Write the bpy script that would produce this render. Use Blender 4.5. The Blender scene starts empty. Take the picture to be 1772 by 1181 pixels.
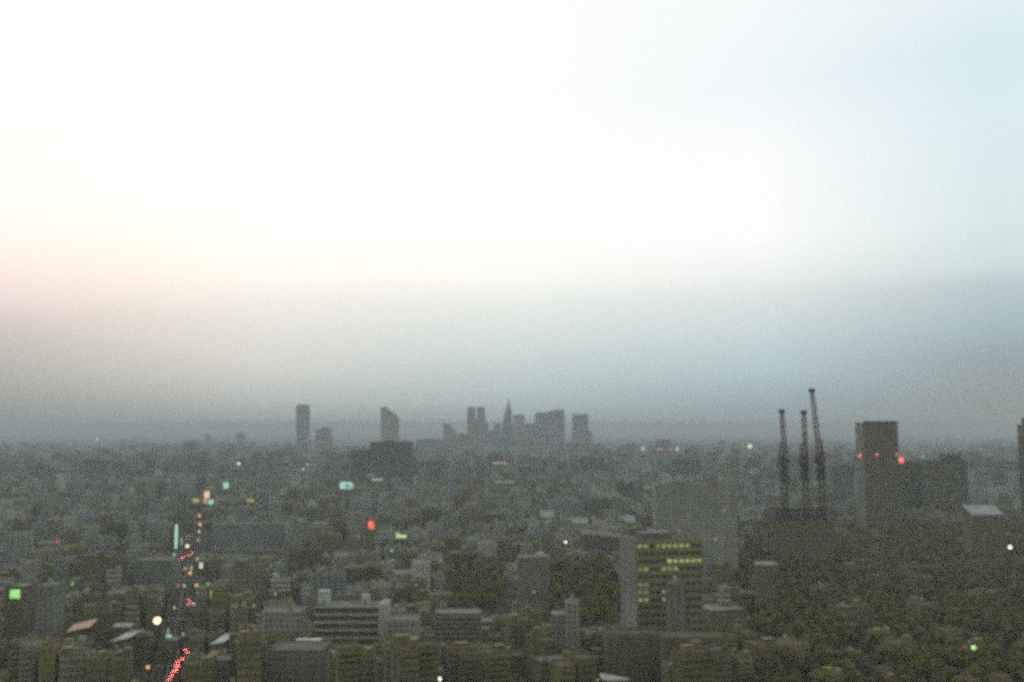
import bpy, math, random
import numpy as np
from mathutils import Vector, Matrix
from mathutils.bvhtree import BVHTree

R = math.radians
rng = random.Random(7)
sc = bpy.context.scene
col = sc.collection

# ------------------------------------------------------------------ camera model
F, CX, CY = 1722.8, 886.0, 590.5
EYE = 742.0
H = 150.0
PITCH = math.atan((EYE - CY) / F)

def ray(px, py):
    x = (px - CX) / F; y = -(py - CY) / F
    return (x, math.cos(PITCH) - y * math.sin(PITCH), math.sin(PITCH) + y * math.cos(PITCH))
def at(px, py, D):
    d = ray(px, py); k = D / d[1]
    return Vector((d[0] * k, D, H + d[2] * k))
def ground(px, py):
    d = ray(px, py); k = -H / d[2]
    return Vector((d[0] * k, d[1] * k, 0))
def proj(x, y, z):
    dz = z - H
    yc = -y * math.sin(PITCH) + dz * math.cos(PITCH); zc = y * math.cos(PITCH) + dz * math.sin(PITCH)
    return CX + F * x / zc, CY - F * yc / zc

# ------------------------------------------------------------------ helpers
def tag(o, label=None, cat=None, group=None, kind=None):
    if label: o['label'] = label
    if cat: o['category'] = cat
    if group: o['group'] = group
    if kind: o['kind'] = kind
    return o
def empty(name, loc, rz=0.0):
    o = bpy.data.objects.new(name, None); col.objects.link(o)
    o.location = loc; o.rotation_euler = (0, 0, rz); o.empty_display_size = 2
    return o

NOWIN = (0, 0, 0, 0)
class MB:
    def __init__(s):
        s.v = []; s.f = []; s.uv = []; s.tint = []; s.win = []; s.mi = []
    def face(s, pts, tint=(.2, .2, .2), win=NOWIN, uv=None, mi=0):
        b = len(s.v); s.v.extend([tuple(p) for p in pts]); n = len(pts)
        s.f.append(tuple(range(b, b + n)))
        s.uv.extend(uv if uv else [(0, 0)] * n)
        s.tint.append((*tint, 1)); s.win.append(win); s.mi.append(mi)
    def sides(s, pts, z0, z1, tint, win=NOWIN, mi=0, pts2=None, u0=0.0):
        pts2 = pts2 or pts; u = u0; n = len(pts)
        for i in range(n):
            a = pts[i]; b = pts[(i + 1) % n]; a2 = pts2[i]; b2 = pts2[(i + 1) % n]
            L = math.hypot(b[0] - a[0], b[1] - a[1])
            s.face([(a[0], a[1], z0), (b[0], b[1], z0), (b2[0], b2[1], z1), (a2[0], a2[1], z1)],
                   tint, win, [(u, z0), (u + L, z0), (u + L, z1), (u, z1)], mi)
            u += L + 3.0
    def top(s, pts, z, tint, mi=0):
        s.face([(p[0], p[1], z) for p in pts], tint, NOWIN, [(p[0], p[1]) for p in pts], mi)
    def bottom(s, pts, z, tint, mi=0):
        s.face([(p[0], p[1], z) for p in reversed(pts)], tint, NOWIN, None, mi)
    def box(s, x0, x1, y0, y1, z0, z1, tint=(.2, .2, .2), win=NOWIN, mi=0):
        p = rect(x0, x1, y0, y1)
        s.sides(p, z0, z1, tint, win, mi); s.top(p, z1, tint, mi); s.bottom(p, z0, tint, mi)
    def cyl(s, cx, cy, z0, z1, r, tint, n=12, r2=None, mi=0):
        r2 = r if r2 is None else r2
        p = [(cx + r * math.cos(2 * math.pi * i / n), cy + r * math.sin(2 * math.pi * i / n)) for i in range(n)]
        q = [(cx + r2 * math.cos(2 * math.pi * i / n), cy + r2 * math.sin(2 * math.pi * i / n)) for i in range(n)]
        s.sides(p, z0, z1, tint, NOWIN, mi, q); s.top(q, z1, tint, mi); s.bottom(p, z0, tint, mi)
    def bar(s, a, b, r, tint, n=4, mi=0):
        a = Vector(a); b = Vector(b); d = (b - a)
        if d.length < 1e-6: return
        d.normalize(); up = Vector((0, 0, 1)) if abs(d.z) < .9 else Vector((1, 0, 0))
        x = d.cross(up).normalized(); y = d.cross(x)
        A = [a + (x * math.cos(t) + y * math.sin(t)) * r for t in [2 * math.pi * (i + .5) / n for i in range(n)]]
        B = [p + (b - a) for p in A]
        for i in range(n):
            j = (i + 1) % n; s.face([A[i], A[j], B[j], B[i]], tint, mi=mi)
        s.face(A[::-1], tint, mi=mi); s.face(B, tint, mi=mi)
    def mesh(s, name, mats):
        me = bpy.data.meshes.new(name); me.from_pydata(s.v, [], s.f)
        uvl = me.uv_layers.new(name='UVMap')
        uvl.data.foreach_set('uv', np.array(s.uv, dtype=np.float32).ravel())
        a = me.attributes.new('tint', 'FLOAT_COLOR', 'FACE'); a.data.foreach_set('color', np.array(s.tint, dtype=np.float32).ravel())
        a = me.attributes.new('win', 'FLOAT_COLOR', 'FACE'); a.data.foreach_set('color', np.array(s.win, dtype=np.float32).ravel())
        if not isinstance(mats, (list, tuple)): mats = [mats]
        for m in mats: me.materials.append(m)
        if len(mats) > 1: me.polygons.foreach_set('material_index', np.array(s.mi, dtype=np.int32))
        me.update(); return me
    def build(s, name, mats, parent=None, loc=None, rz=0.0):
        o = bpy.data.objects.new(name, s.mesh(name, mats)); col.objects.link(o)
        if parent: o.parent = parent
        if loc is not None: o.location = loc
        if rz: o.rotation_euler = (0, 0, rz)
        return o
def rect(x0, x1, y0, y1): return [(x0, y0), (x1, y0), (x1, y1), (x0, y1)]
def copy_tree(o, parent=None):
    c = o.copy(); col.objects.link(c)
    if parent: c.parent = parent
    for ch in list(o.children): copy_tree(ch, c)
    return c

# ------------------------------------------------------------------ materials
def newmat(name):
    m = bpy.data.materials.new(name); m.use_nodes = True
    nt = m.node_tree; return m, nt, nt.nodes['Principled BSDF']
def math_(nt, op, a, b=None, c=None):
    n = nt.nodes.new('ShaderNodeMath'); n.operation = op
    for i, x in enumerate((a, b, c)):
        if x is None: continue
        if isinstance(x, (int, float)): n.inputs[i].default_value = x
        else: nt.links.new(x, n.inputs[i])
    return n.outputs[0]
def mixc(nt, f, a, b, mode='MIX'):
    n = nt.nodes.new('ShaderNodeMix'); n.data_type = 'RGBA'; n.blend_type = mode
    for i, x in ((0, f), (6, a), (7, b)):
        if isinstance(x, (int, float)): n.inputs[i].default_value = x
        elif isinstance(x, tuple): n.inputs[i].default_value = (*x[:3], 1)
        else: nt.links.new(x, n.inputs[i])
    return n.outputs[2]

def facade_material():
    m, nt, b = newmat('facade'); L = nt.links
    uv = nt.nodes.new('ShaderNodeUVMap'); uv.uv_map = 'UVMap'
    sp = nt.nodes.new('ShaderNodeSeparateXYZ'); L.new(uv.outputs[0], sp.inputs[0])
    at_ = nt.nodes.new('ShaderNodeAttribute'); at_.attribute_name = 'tint'
    wn = nt.nodes.new('ShaderNodeAttribute'); wn.attribute_name = 'win'
    ws = nt.nodes.new('ShaderNodeSeparateColor'); L.new(wn.outputs['Color'], ws.inputs[0])
    pw, fw, fh = ws.outputs[0], ws.outputs[1], ws.outputs[2]; seed = wn.outputs['Alpha']
    uu = math_(nt, 'DIVIDE', sp.outputs[0], math_(nt, 'MAXIMUM', pw, .5))
    vv = math_(nt, 'DIVIDE', sp.outputs[1], math_(nt, 'MAXIMUM', fh, .5))
    fu = math_(nt, 'FRACT', uu); fv = math_(nt, 'FRACT', vv)
    mu = math_(nt, 'LESS_THAN', fu, fw)
    mv = math_(nt, 'MULTIPLY', math_(nt, 'GREATER_THAN', fv, .3), math_(nt, 'LESS_THAN', fv, .78))
    mask = math_(nt, 'MULTIPLY', mu, mv)
    # weathering
    tc = nt.nodes.new('ShaderNodeTexCoord')
    nz = nt.nodes.new('ShaderNodeTexNoise'); nz.inputs['Scale'].default_value = .18; nz.inputs['Detail'].default_value = 6
    mp = nt.nodes.new('ShaderNodeMapping'); mp.inputs['Scale'].default_value = (1, 1, .35)
    L.new(tc.outputs['Object'], mp.inputs[0]); L.new(mp.outputs[0], nz.inputs['Vector'])
    rm = nt.nodes.new('ShaderNodeMapRange'); rm.inputs[1].default_value = .3; rm.inputs[2].default_value = .7
    rm.inputs[3].default_value = .68; rm.inputs[4].default_value = 1.2; L.new(nz.outputs[0], rm.inputs[0])
    wall = nt.nodes.new('ShaderNodeVectorMath'); wall.operation = 'SCALE'
    L.new(at_.outputs['Color'], wall.inputs[0]); L.new(rm.outputs[0], wall.inputs['Scale'])
    cell = nt.nodes.new('ShaderNodeCombineXYZ')
    L.new(math_(nt, 'FLOOR', uu), cell.inputs[0]); L.new(math_(nt, 'FLOOR', vv), cell.inputs[1]); L.new(math_(nt, 'MULTIPLY', seed, 97.0), cell.inputs[2])
    wh = nt.nodes.new('ShaderNodeTexWhiteNoise'); wh.noise_dimensions = '3D'; L.new(cell.outputs[0], wh.inputs[0])
    glass = mixc(nt, wh.outputs['Value'], (.085, .082, .045), (.13, .124, .068))
    base = mixc(nt, mask, wall.outputs[0], glass)
    L.new(base, b.inputs['Base Color'])
    L.new(math_(nt, 'MULTIPLY_ADD', mask, -.68, .9), b.inputs['Roughness'])
    lit = math_(nt, 'MULTIPLY', mask, math_(nt, 'GREATER_THAN', wh.outputs['Value'], .9985))
    b.inputs['Emission Color'].default_value = (1, .85, .5, 1)
    L.new(math_(nt, 'MULTIPLY', lit, .35), b.inputs['Emission Strength'])
    m.cycles.emission_sampling = 'NONE'
    return m
M_FAC = facade_material()

def plain(name, color=None, rough=.85, scale=.3, lo=.7, hi=1.25, metal=0.0):
    m, nt, b = newmat(name)
    tc = nt.nodes.new('ShaderNodeTexCoord'); nz = nt.nodes.new('ShaderNodeTexNoise')
    nz.inputs['Scale'].default_value = scale; nz.inputs['Detail'].default_value = 5
    nt.links.new(tc.outputs['Object'], nz.inputs['Vector'])
    rm = nt.nodes.new('ShaderNodeMapRange'); rm.inputs[1].default_value = .3; rm.inputs[2].default_value = .7
    rm.inputs[3].default_value = lo; rm.inputs[4].default_value = hi; nt.links.new(nz.outputs[0], rm.inputs[0])
    sc_ = nt.nodes.new('ShaderNodeVectorMath'); sc_.operation = 'SCALE'; nt.links.new(rm.outputs[0], sc_.inputs['Scale'])
    if color is None:
        a = nt.nodes.new('ShaderNodeAttribute'); a.attribute_name = 'tint'; nt.links.new(a.outputs['Color'], sc_.inputs[0])
    else: sc_.inputs[0].default_value = color
    nt.links.new(sc_.outputs[0], b.inputs['Base Color']); b.inputs['Roughness'].default_value = rough
    b.inputs['Metallic'].default_value = metal
    return m
M_ROOF = plain('roofing', None, .92, .22, .65, 1.3)
M_TRIM = plain('painted_trim', None, .75, .8)
M_STEEL = plain('dark_steel', (.07, .055, .05), .6, .5)
M_GLASS = plain('window_glass', (.075, .075, .055), .3, .4)
M_BARK = plain('bark', (.06, .05, .035), .95, 1.5)

_em = {}
def glow(c, s):
    k = (c, s)
    if k not in _em:
        m, nt, b = newmat('lit_panel')
        b.inputs['Base Color'].default_value = (c[0] * .5, c[1] * .5, c[2] * .5, 1)
        b.inputs['Roughness'].default_value = .4
        # a sign box is not evenly lit: tubes behind the face
        tc = nt.nodes.new('ShaderNodeTexCoord'); nz = nt.nodes.new('ShaderNodeTexNoise'); nz.inputs['Scale'].default_value = .55
        nt.links.new(tc.outputs['Object'], nz.inputs['Vector'])
        rm = nt.nodes.new('ShaderNodeMapRange'); rm.inputs[1].default_value = .35; rm.inputs[2].default_value = .65
        rm.inputs[3].default_value = s * .85; rm.inputs[4].default_value = s * 1.6
        nt.links.new(nz.outputs[0], rm.inputs[0]); nt.links.new(rm.outputs[0], b.inputs['Emission Strength'])
        b.inputs['Emission Color'].default_value = (*c, 1)
        m.cycles.emission_sampling = 'NONE'; _em[k] = m
    return _em[k]

def leaf_material():
    m, nt, b = newmat('foliage')
    g = nt.nodes.new('ShaderNodeNewGeometry'); o = nt.nodes.new('ShaderNodeObjectInfo')
    r = nt.nodes.new('ShaderNodeMath'); r.operation = 'ADD'
    nt.links.new(g.outputs['Random Per Island'], r.inputs[0])
    n = nt.nodes.new('ShaderNodeTexNoise'); n.inputs['Scale'].default_value = .06
    nt.links.new(g.outputs['Position'], n.inputs['Vector'])
    f = math_(nt, 'MULTIPLY_ADD', n.outputs[0], .9, math_(nt, 'MULTIPLY', g.outputs['Random Per Island'], .45))
    c = mixc(nt, f, (.168, .149, .034), (.18, .16, .038))
    nt.links.new(c, b.inputs['Base Color']); b.inputs['Roughness'].default_value = .75
    tr = nt.nodes.new('ShaderNodeBsdfTranslucent'); nt.links.new(c, tr.inputs[0]); mx = nt.nodes.new('ShaderNodeMixShader'); mx.inputs[0].default_value = .45
    nt.links.new(b.outputs[0], mx.inputs[1]); nt.links.new(tr.outputs[0], mx.inputs[2]); nt.links.new(mx.outputs[0], nt.nodes['Material Output'].inputs[0])
    return m
M_LEAF = leaf_material()

def ground_material():
    m, nt, b = newmat('city_ground')
    g = nt.nodes.new('ShaderNodeNewGeometry')
    v = nt.nodes.new('ShaderNodeTexVoronoi'); v.inputs['Scale'].default_value = .03
    n = nt.nodes.new('ShaderNodeTexNoise'); n.inputs['Scale'].default_value = .05; n.inputs['Detail'].default_value = 8
    nt.links.new(g.outputs['Position'], v.inputs['Vector']); nt.links.new(g.outputs['Position'], n.inputs['Vector'])
    c1 = mixc(nt, v.outputs['Color'], (.05, .05, .04), (.14, .135, .1))
    c2 = mixc(nt, n.outputs[0], (.05, .05, .035), c1)
    nt.links.new(c2, b.inputs['Base Color']); b.inputs['Roughness'].default_value = .95
    return m
M_GROUND = ground_material()
M_ASPH = plain('asphalt', (.032, .031, .022), .85, .6, .75, 1.25)
M_PAVE = plain('pavement_slabs', (.1, .095, .065), .9, .5)
for m_ in (M_ASPH, M_GROUND, M_LEAF, M_PAVE): m_.node_tree.nodes['Principled BSDF'].inputs['Specular IOR Level'].default_value = .08
M_LINE = plain('road_paint', (.4, .4, .35), .7, .9)

# ------------------------------------------------------------------ world: dusk sky
SIGMA = 1.3e-4
BOXTOP = 362.0
HAZE = (.282, .32, .335)
def s2l(c): return tuple(((x / 255) / 12.92 if x <= 10 else (((x / 255) + .055) / 1.055) ** 2.4) for x in c)
W = (252.5, 252.5, 251.5)
COLS = [
 (0,    [(742,(146,150,147)),(690,(158,163,163)),(640,(173,177,176)),(580,(193,192,190)),(545,(215,202,201)),(520,(231,218,216)),(480,(243,228,223)),(440,(251,240,232)),(400,(252,247,240)),(340,(252,252,248)),(200,W),(0,W)]),
 (190,  [(742,(146,154,153)),(690,(164,171,171)),(640,(184,189,188)),(580,(204,205,201)),(545,(217,213,209)),(520,(229,223,218)),(480,(244,235,226)),(440,(251,244,233)),(400,(252,251,241)),(340,(252,252,252)),(200,W),(0,W)]),
 (460,  [(742,(146,154,153)),(690,(176,186,186)),(640,(196,203,203)),(580,(212,218,217)),(520,(231,232,229)),(480,(247,245,239)),(440,(252,252,246)),(400,(252,252,252)),(300,W),(0,W)]),
 (900,  [(742,(146,154,153)),(690,(172,188,188)),(640,(190,205,206)),(580,(212,222,221)),(520,(231,236,233)),(480,(249,249,244)),(440,(252,252,250)),(400,W),(200,W),(0,W)]),
 (1320, [(742,(146,154,153)),(690,(158,175,182)),(640,(178,198,202)),(580,(198,213,216)),(520,(218,226,225)),(480,(234,238,236)),(440,(246,248,246)),(400,(252,252,252)),(280,(252,252,252)),(150,(240,247,250)),(0,(244,249,250))]),
 (1720, [(742,(146,154,153)),(690,(150,158,158)),(650,(152,163,166)),(620,(152,168,175)),(560,(168,188,192)),(490,(190,203,208)),(460,(204,221,221)),(380,(216,232,232)),(200,(218,236,241)),(80,(213,234,240)),(0,(225,239,243))]),
]
def make_world():
    w = bpy.data.worlds.new('World'); sc.world = w; w.use_nodes = True
    nt = w.node_tree; L = nt.links
    for n in list(nt.nodes): nt.nodes.remove(n)
    out = nt.nodes.new('ShaderNodeOutputWorld')
    tc = nt.nodes.new('ShaderNodeTexCoord'); sp = nt.nodes.new('ShaderNodeSeparateXYZ')
    L.new(tc.outputs['Generated'], sp.inputs[0])
    el = math_(nt, 'ARCSINE', sp.outputs[2]); az = math_(nt, 'ARCTAN2', sp.outputs[0], sp.outputs[1])
    EM = R(30)
    ef = math_(nt, 'DIVIDE', el, EM)
    prev = None; prevaz = None
    for px, stops in COLS:
        rp = nt.nodes.new('ShaderNodeValToRGB'); L.new(ef, rp.inputs[0]); rp.color_ramp.interpolation = 'LINEAR'
        els = rp.color_ramp.elements
        tg = lambda y: next((tuple((s2l(a[1])[i] * (y - b[0]) + s2l(b[1])[i] * (a[0] - y)) / (a[0] - b[0]) for i in range(3)) for a, b in zip(stops, stops[1:]) if a[0] >= y >= b[0]))
        ys = sorted(set([q[0] for q in stops] + [736, 730, 724, 717, 710, 702, 682, 672, 661, 650, 620, 600]), reverse=True)
        for k, py in enumerate(ys):
            d = ray(px, py); e = math.asin(d[2] / math.sqrt(d[0]**2 + d[1]**2 + d[2]**2)); e = max(e, R(.12) + .0001 * k)
            T = math.exp(-SIGMA * min((BOXTOP - H) / math.sin(e), 40000))
            t = tg(py); src = [max(.12, min(1.9, (t[i] - (1 - T) * HAZE[i]) / T)) for i in range(3)]
            p = min(1, e / EM)
            if k < 2: x = els[k]; x.position = p
            else: x = els.new(p)
            x.color = (src[0] / 2, src[1] / 2, src[2] / 2, 1)
        d = ray(px, 600); a = math.atan2(d[0], d[1])
        o = rp.outputs[0]
        if prev is None: prev = o
        else:
            mr = nt.nodes.new('ShaderNodeMapRange'); mr.inputs[1].default_value = prevaz; mr.inputs[2].default_value = a; L.new(az, mr.inputs[0])
            prev = mixc(nt, mr.outputs[0], prev, o)
        prevaz = a
    # dim the rest of the dome: overhead and behind the camera
    up = nt.nodes.new('ShaderNodeMapRange'); up.interpolation_type = 'SMOOTHSTEP'; up.inputs[1].default_value = R(26); up.inputs[2].default_value = R(60); L.new(el, up.inputs[0])
    c = mixc(nt, up.outputs[0], prev, OVERHEAD)
    bk = nt.nodes.new('ShaderNodeMapRange'); bk.interpolation_type = 'SMOOTHSTEP'; bk.inputs[1].default_value = R(38); bk.inputs[2].default_value = R(120)
    L.new(math_(nt, 'ABSOLUTE', az), bk.inputs[0])
    c = mixc(nt, bk.outputs[0], c, BEHIND)
    bg = nt.nodes.new('ShaderNodeBackground'); L.new(c, bg.inputs[0]); bg.inputs[1].default_value = 2.0
    sky = nt.nodes.new('ShaderNodeTexSky'); sky.sky_type = 'NISHITA'; sky.sun_disc = False
    sky.sun_elevation = R(3); sky.sun_rotation = R(-18); sky.dust_density = 4; sky.altitude = 150
    b2 = nt.nodes.new('ShaderNodeBackground'); L.new(sky.outputs[0], b2.inputs[0]); b2.inputs[1].default_value = .004
    ad = nt.nodes.new('ShaderNodeAddShader'); L.new(bg.outputs[0], ad.inputs[0]); L.new(b2.outputs[0], ad.inputs[1])
    L.new(ad.outputs[0], out.inputs[0])
OVERHEAD = (.41, .42, .39)
BEHIND = (.325, .325, .285)
make_world()
sun = bpy.data.objects.new('sun', bpy.data.lights.new('sun', 'SUN')); col.objects.link(sun)
sun.data.energy = .3; sun.data.angle = R(12); sun.data.color = (1, .86, .7)
_sd = Vector((math.sin(R(-18)) * math.cos(R(3)), math.cos(R(-18)) * math.cos(R(3)), math.sin(R(3))))
sun.rotation_euler = _sd.to_track_quat('Z', 'Y').to_euler(); sun.location = (0, 0, 600)

# haze
hz, nt, b = newmat('dusk_haze'); nt.nodes.remove(b)
pv = nt.nodes.new('ShaderNodeVolumePrincipled'); pv.inputs['Density'].default_value = SIGMA
pv.inputs['Color'].default_value = (.665, .755, .85, 1); pv.inputs['Anisotropy'].default_value = 0
nt.links.new(pv.outputs[0], nt.nodes['Material Output'].inputs['Volume'])
mb = MB(); mb.box(-40200, 40200, -40200, 40200, -1.0, BOXTOP)
tag(mb.build('haze', hz), kind='stuff')

# ground and roads
mb = MB(); mb.face([(-40000, -40000, 0), (40000, -40000, 0), (40000, 40000, 0), (-40000, 40000, 0)])
tag(mb.build('ground', M_GROUND), kind='structure')
RO = Vector((-200, 588)); RD = Vector((-.287, .958)).normalized(); RN = Vector((RD.y, -RD.x))
RZ = math.atan2(RN.y, RN.x)                       # yaw of everything lined up with the boulevard
def road(a, b): p = RO + RD * a + RN * b; return (p.x, p.y)
def strip(mb, a0, a1, b0, b1, z):
    mb.face([(*road(a0, b0), z), (*road(a0, b1), z), (*road(a1, b1), z), (*road(a1, b0), z)])
mb = MB(); strip(mb, -300, 2600, -8, 8, .05); tag(mb.build('boulevard', M_ASPH), kind='structure')
mb = MB()
for s in (-1, 1):
    b0, b1 = sorted((s * 8, s * 11.5))
    p = [road(-300, b0), road(-300, b1), road(2600, b1), road(2600, b0)]
    mb.sides(p, 0, .17, (.2, .2, .2)); mb.top(p, .17, (.2, .2, .2))
tag(mb.build('pavement', M_PAVE), kind='structure')
mb = MB()
strip(mb, -300, 2600, -.35, -.2, .056); strip(mb, -300, 2600, .2, .35, .056)
for b in (-4, 4):
    a = -300
    while a < 1200: strip(mb, a, a + 5, b - .08, b + .08, .056); a += 11
for a in (60, 220, 460, 620, 860):
    for k in range(13): strip(mb, a, a + 4, -7.4 + k * 1.15, -6.9 + k * 1.15, .0566)
tag(mb.build('lane_markings', M_LINE), kind='structure')
BLK = 84
mb = MB()
for k in range(-6, 40): 
    for s in (-1, 1): strip(mb, k * BLK - 4, k * BLK + 4, *sorted((s * 11.6, s * 1700)), .02)
tag(mb.build('side_streets', M_ASPH), kind='structure')
mb = MB()
for k in range(1, 20):
    for s in (-1, 1): strip(mb, -450, 2700, s * (11.5 + k * BLK) - 3.5, s * (11.5 + k * BLK) + 3.5, .03)
tag(mb.build('back_streets', M_ASPH), kind='structure')

# ------------------------------------------------------------------ registries
OCC = []          # (footprint radius pts) of heroes: (x, y, rad)
CLEAR = []        # (px0, px1, ybot, D): nothing nearer than D may rise above ybot there
VIS = []          # hero boxes for the visibility pass

def clear(px0, px1, ybot, D): CLEAR.append((px0, px1, ybot, D))
def occ_rect(x, y, w, d): OCC.append((x, y, .5 * math.hypot(w, d)))

# ------------------------------------------------------------------ building kit (local frame: front faces -y)
def flat_roofed(root, w, d, h, tint, win, roof_t, par=.9, y0=0.0, x0=0.0, z0=0.0, wall='wall'):
    """walls with a parapet upstand, roof deck a part of its own; footprint centred at x0, front at y0"""
    P = rect(x0 - w / 2, x0 + w / 2, y0, y0 + d); t = .35
    Q = rect(x0 - w / 2 + t, x0 + w / 2 - t, y0 + t, y0 + d - t)
    m = MB(); m.sides(P, z0, z0 + h, tint, win, u0=rng.uniform(0, 9))
    for i in range(4):
        j = (i + 1) % 4
        m.face([(*P[i], z0 + h), (*P[j], z0 + h), (*Q[j], z0 + h), (*Q[i], z0 + h)], tint)
        m.face([(*Q[i], z0 + h), (*Q[j], z0 + h), (*Q[j], z0 + h - par), (*Q[i], z0 + h - par)], tint)
    wl = m.build(wall, M_FAC, root)
    m = MB(); m.top(Q, z0 + h - par, roof_t); rf = m.build('roof', M_ROOF, root)
    return wl, rf
def hut(root, x, y, z, w, d, h, tint, name='rooftop_hut'):
    m = MB(); m.sides(rect(x - w / 2, x + w / 2, y - d / 2, y + d / 2), z, z + h, tint)
    p = rect(x - w / 2 - .2, x + w / 2 + .2, y - d / 2 - .2, y + d / 2 + .2)
    m.sides(p, z + h, z + h + .3, tint); m.top(p, z + h + .3, tint); m.bottom(p, z + h, tint)
    m.box(x - .5, x + .5, y - d / 2 - .06, y - d / 2 + .02, z, z + 2.1, (.07, .07, .06))
    return m.build(name, M_TRIM, root)
def tank(root, x, y, z, r=1.4, h=2.4, tint=(.3, .3, .26)):
    m = MB(); m.cyl(x, y, z + 1.2, z + 1.2 + h, r, tint); m.cyl(x, y, z + 1.2 + h, z + 1.7 + h, r, tint, r2=r * .25)
    for sx in (-1, 1):
        for sy in (-1, 1): m.bar((x + sx * r * .6, y + sy * r * .6, z), (x + sx * r * .6, y + sy * r * .6, z + 1.2), .09, tint)
    return m.build('water_tank', M_TRIM, root)
def cooler(root, x, y, z, tint=(.24, .24, .21)):
    m = MB(); m.box(x - 1.3, x + 1.3, y - .9, y + .9, z + .25, z + 2.0, tint); m.cyl(x - .6, y, z + 2.0, z + 2.25, .5, (.05, .05, .05), 10); m.cyl(x + .6, y, z + 2.0, z + 2.25, .5, (.05, .05, .05), 10)
    for sx in (-1, 1): m.box(x + sx * 1.1 - .1, x + sx * 1.1 + .1, y - .8, y + .8, z, z + .25, (.1, .1, .1))
    return m.build('cooling_unit', M_TRIM, root)
def antenna(root, x, y, z, h=6):
    m = MB(); m.bar((x, y, z), (x, y, z + h), .12, (.1, .1, .1), 6)
    for k in range(3): m.bar((x - .8, y, z + h - .6 - k * .7), (x + .8, y, z + h - .6 - k * .7), .05, (.1, .1, .1))
    m.bar((x, y, z + h * .5), (x + 1.2, y + 1.0, z), .05, (.1, .1, .1)); m.bar((x, y, z + h * .5), (x - 1.2, y + 1.0, z), .05, (.1, .1, .1))
    return m.build('antenna', M_STEEL, root)
def balcony(root, w, z, tint, dep=1.3, y0=0.0, x0=0.0):
    m = MB(); m.box(x0 - w / 2, x0 + w / 2, y0 - dep, y0 - .003, z - .15, z, tint)
    m.box(x0 - w / 2, x0 + w / 2, y0 - dep, y0 - dep + .12, z, z + 1.05, tint)
    m.box(x0 - w / 2, x0 - w / 2 + .12, y0 - dep + .12, y0 - .003, z, z + 1.05, tint); m.box(x0 + w / 2 - .12, x0 + w / 2, y0 - dep + .12, y0 - .003, z, z + 1.05, tint)
    return m.build('balcony', M_TRIM, root)

TINTS = {'pale grey': (.30, .32, .31), 'grey': (.19, .19, .145), 'beige': (.22, .20, .12), 'brown': (.15, .125, .06), 'olive grey': (.155, .155, .075),
         'blue grey': (.24, .275, .30), 'dark grey': (.11, .11, .07), 'off white': (.42, .44, .43)}
TN = list(TINTS); TW = [9, 20, 11, 14, 26, 8, 14, 3]
def win_for(kind, r):
    k = r.random(); s = r.random()
    if kind == 'office':
        if k < .35: return (1.6, .97, r.uniform(3.5, 4.0), s)
        if k < .75: return (r.uniform(2.4, 3.4), .62, r.uniform(3.5, 4.0), s)
        return (1.5, .8, r.uniform(3.6, 4.1), s)
    return (r.uniform(3.0, 5.5), .55, 2.95, s)
def jit(t, r, a=.16, near=True):
    if near and max(t) < .5: t = tuple(c * .3 + m_ * .7 for c, m_ in zip(t, (.168, .152, .045)))
    k = 1 + r.uniform(-a, a); return tuple(c * k for c in t)

# hero from the photograph: pixels of the front face + its distance
def hero(px0, px1, pyt, D, dep, tint, win, label, name='office_building', cat='office building', roof_t=(.2, .2, .17), yaw=None, ybot=None, group=None, par=.9):
    a = at(px0, pyt, D); b = at(px1, pyt, D); w = b.x - a.x; h = a.z; cx = (a.x + b.x) / 2
    root = empty(name, (cx, D, 0), 0 if yaw is None else yaw)
    tag(root, label, cat, group)
    flat_roofed(root, w, dep, h, tint, win, roof_t, par)
    c = Vector((cx, D, 0)) + Matrix.Rotation(yaw or 0, 3, 'Z') @ Vector((0, dep / 2, 0))
    OCC.append((c.x, c.y, w, dep, yaw or 0))
    if ybot: clear(px0, px1, ybot, D)
    VIS.append((c.x, c.y, w, dep, h, yaw or 0))
    return root, w, h
exec_parts = []

# ------------------------------------------------------------------ the far skyscraper cluster (about 6 km off)
GLASSY = (3.0, .7, 3.9, .3)
def tower(name, label, base_px, D, blocks, cat='skyscraper', tint=(.2, .2, .19)):
    """blocks: (part, outline in pixels from bottom-left clockwise, depth in m, setback in m)"""
    b = at(base_px, 775, D); root = empty(name, (b.x, D, 0)); tag(root, label, cat)
    for part, outl, dep, sb in blocks:
        P = []
        for px, py in outl:
            q = at(px, py, D); P.append((q.x - b.x, max(0, q.z) if py < 790 else 0.0))
        m = MB(); n = len(P)
        m.face([(x, sb, z) for x, z in P][::-1] if area(P) > 0 else [(x, sb, z) for x, z in P], tint, GLASSY, [(x, z) for x, z in (P[::-1] if area(P) > 0 else P)])
        m.face([(x, sb + dep, z) for x, z in P], tint, GLASSY, [(x, z) for x, z in P])
        for i in range(n):
            (x0, z0), (x1, z1) = P[i], P[(i + 1) % n]
            steep = abs(z1 - z0) > abs(x1 - x0)
            m.face([(x0, sb, z0), (x1, sb, z1), (x1, sb + dep, z1), (x0, sb + dep, z0)], tint, GLASSY if steep else NOWIN, [(0, z0), (0, z1), (dep, z1), (dep, z0)])
        m.build(part, M_FAC, root)
    xs = [p[0] for bl in blocks for p in bl[1]]; tops = min(p[1] for bl in blocks for p in bl[1])
    a = at(min(xs), tops, D); c = at(max(xs), tops, D)
    VIS.append(((a.x + c.x) / 2, D + 20, c.x - a.x, 40, a.z, 0))
    return root
def area(P): return sum(P[i][0] * P[(i + 1) % len(P)][1] - P[(i + 1) % len(P)][0] * P[i][1] for i in range(len(P)))
def R4(x0, x1, y): return [(x0, 800), (x0, y), (x1, y), (x1, 800)]

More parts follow.
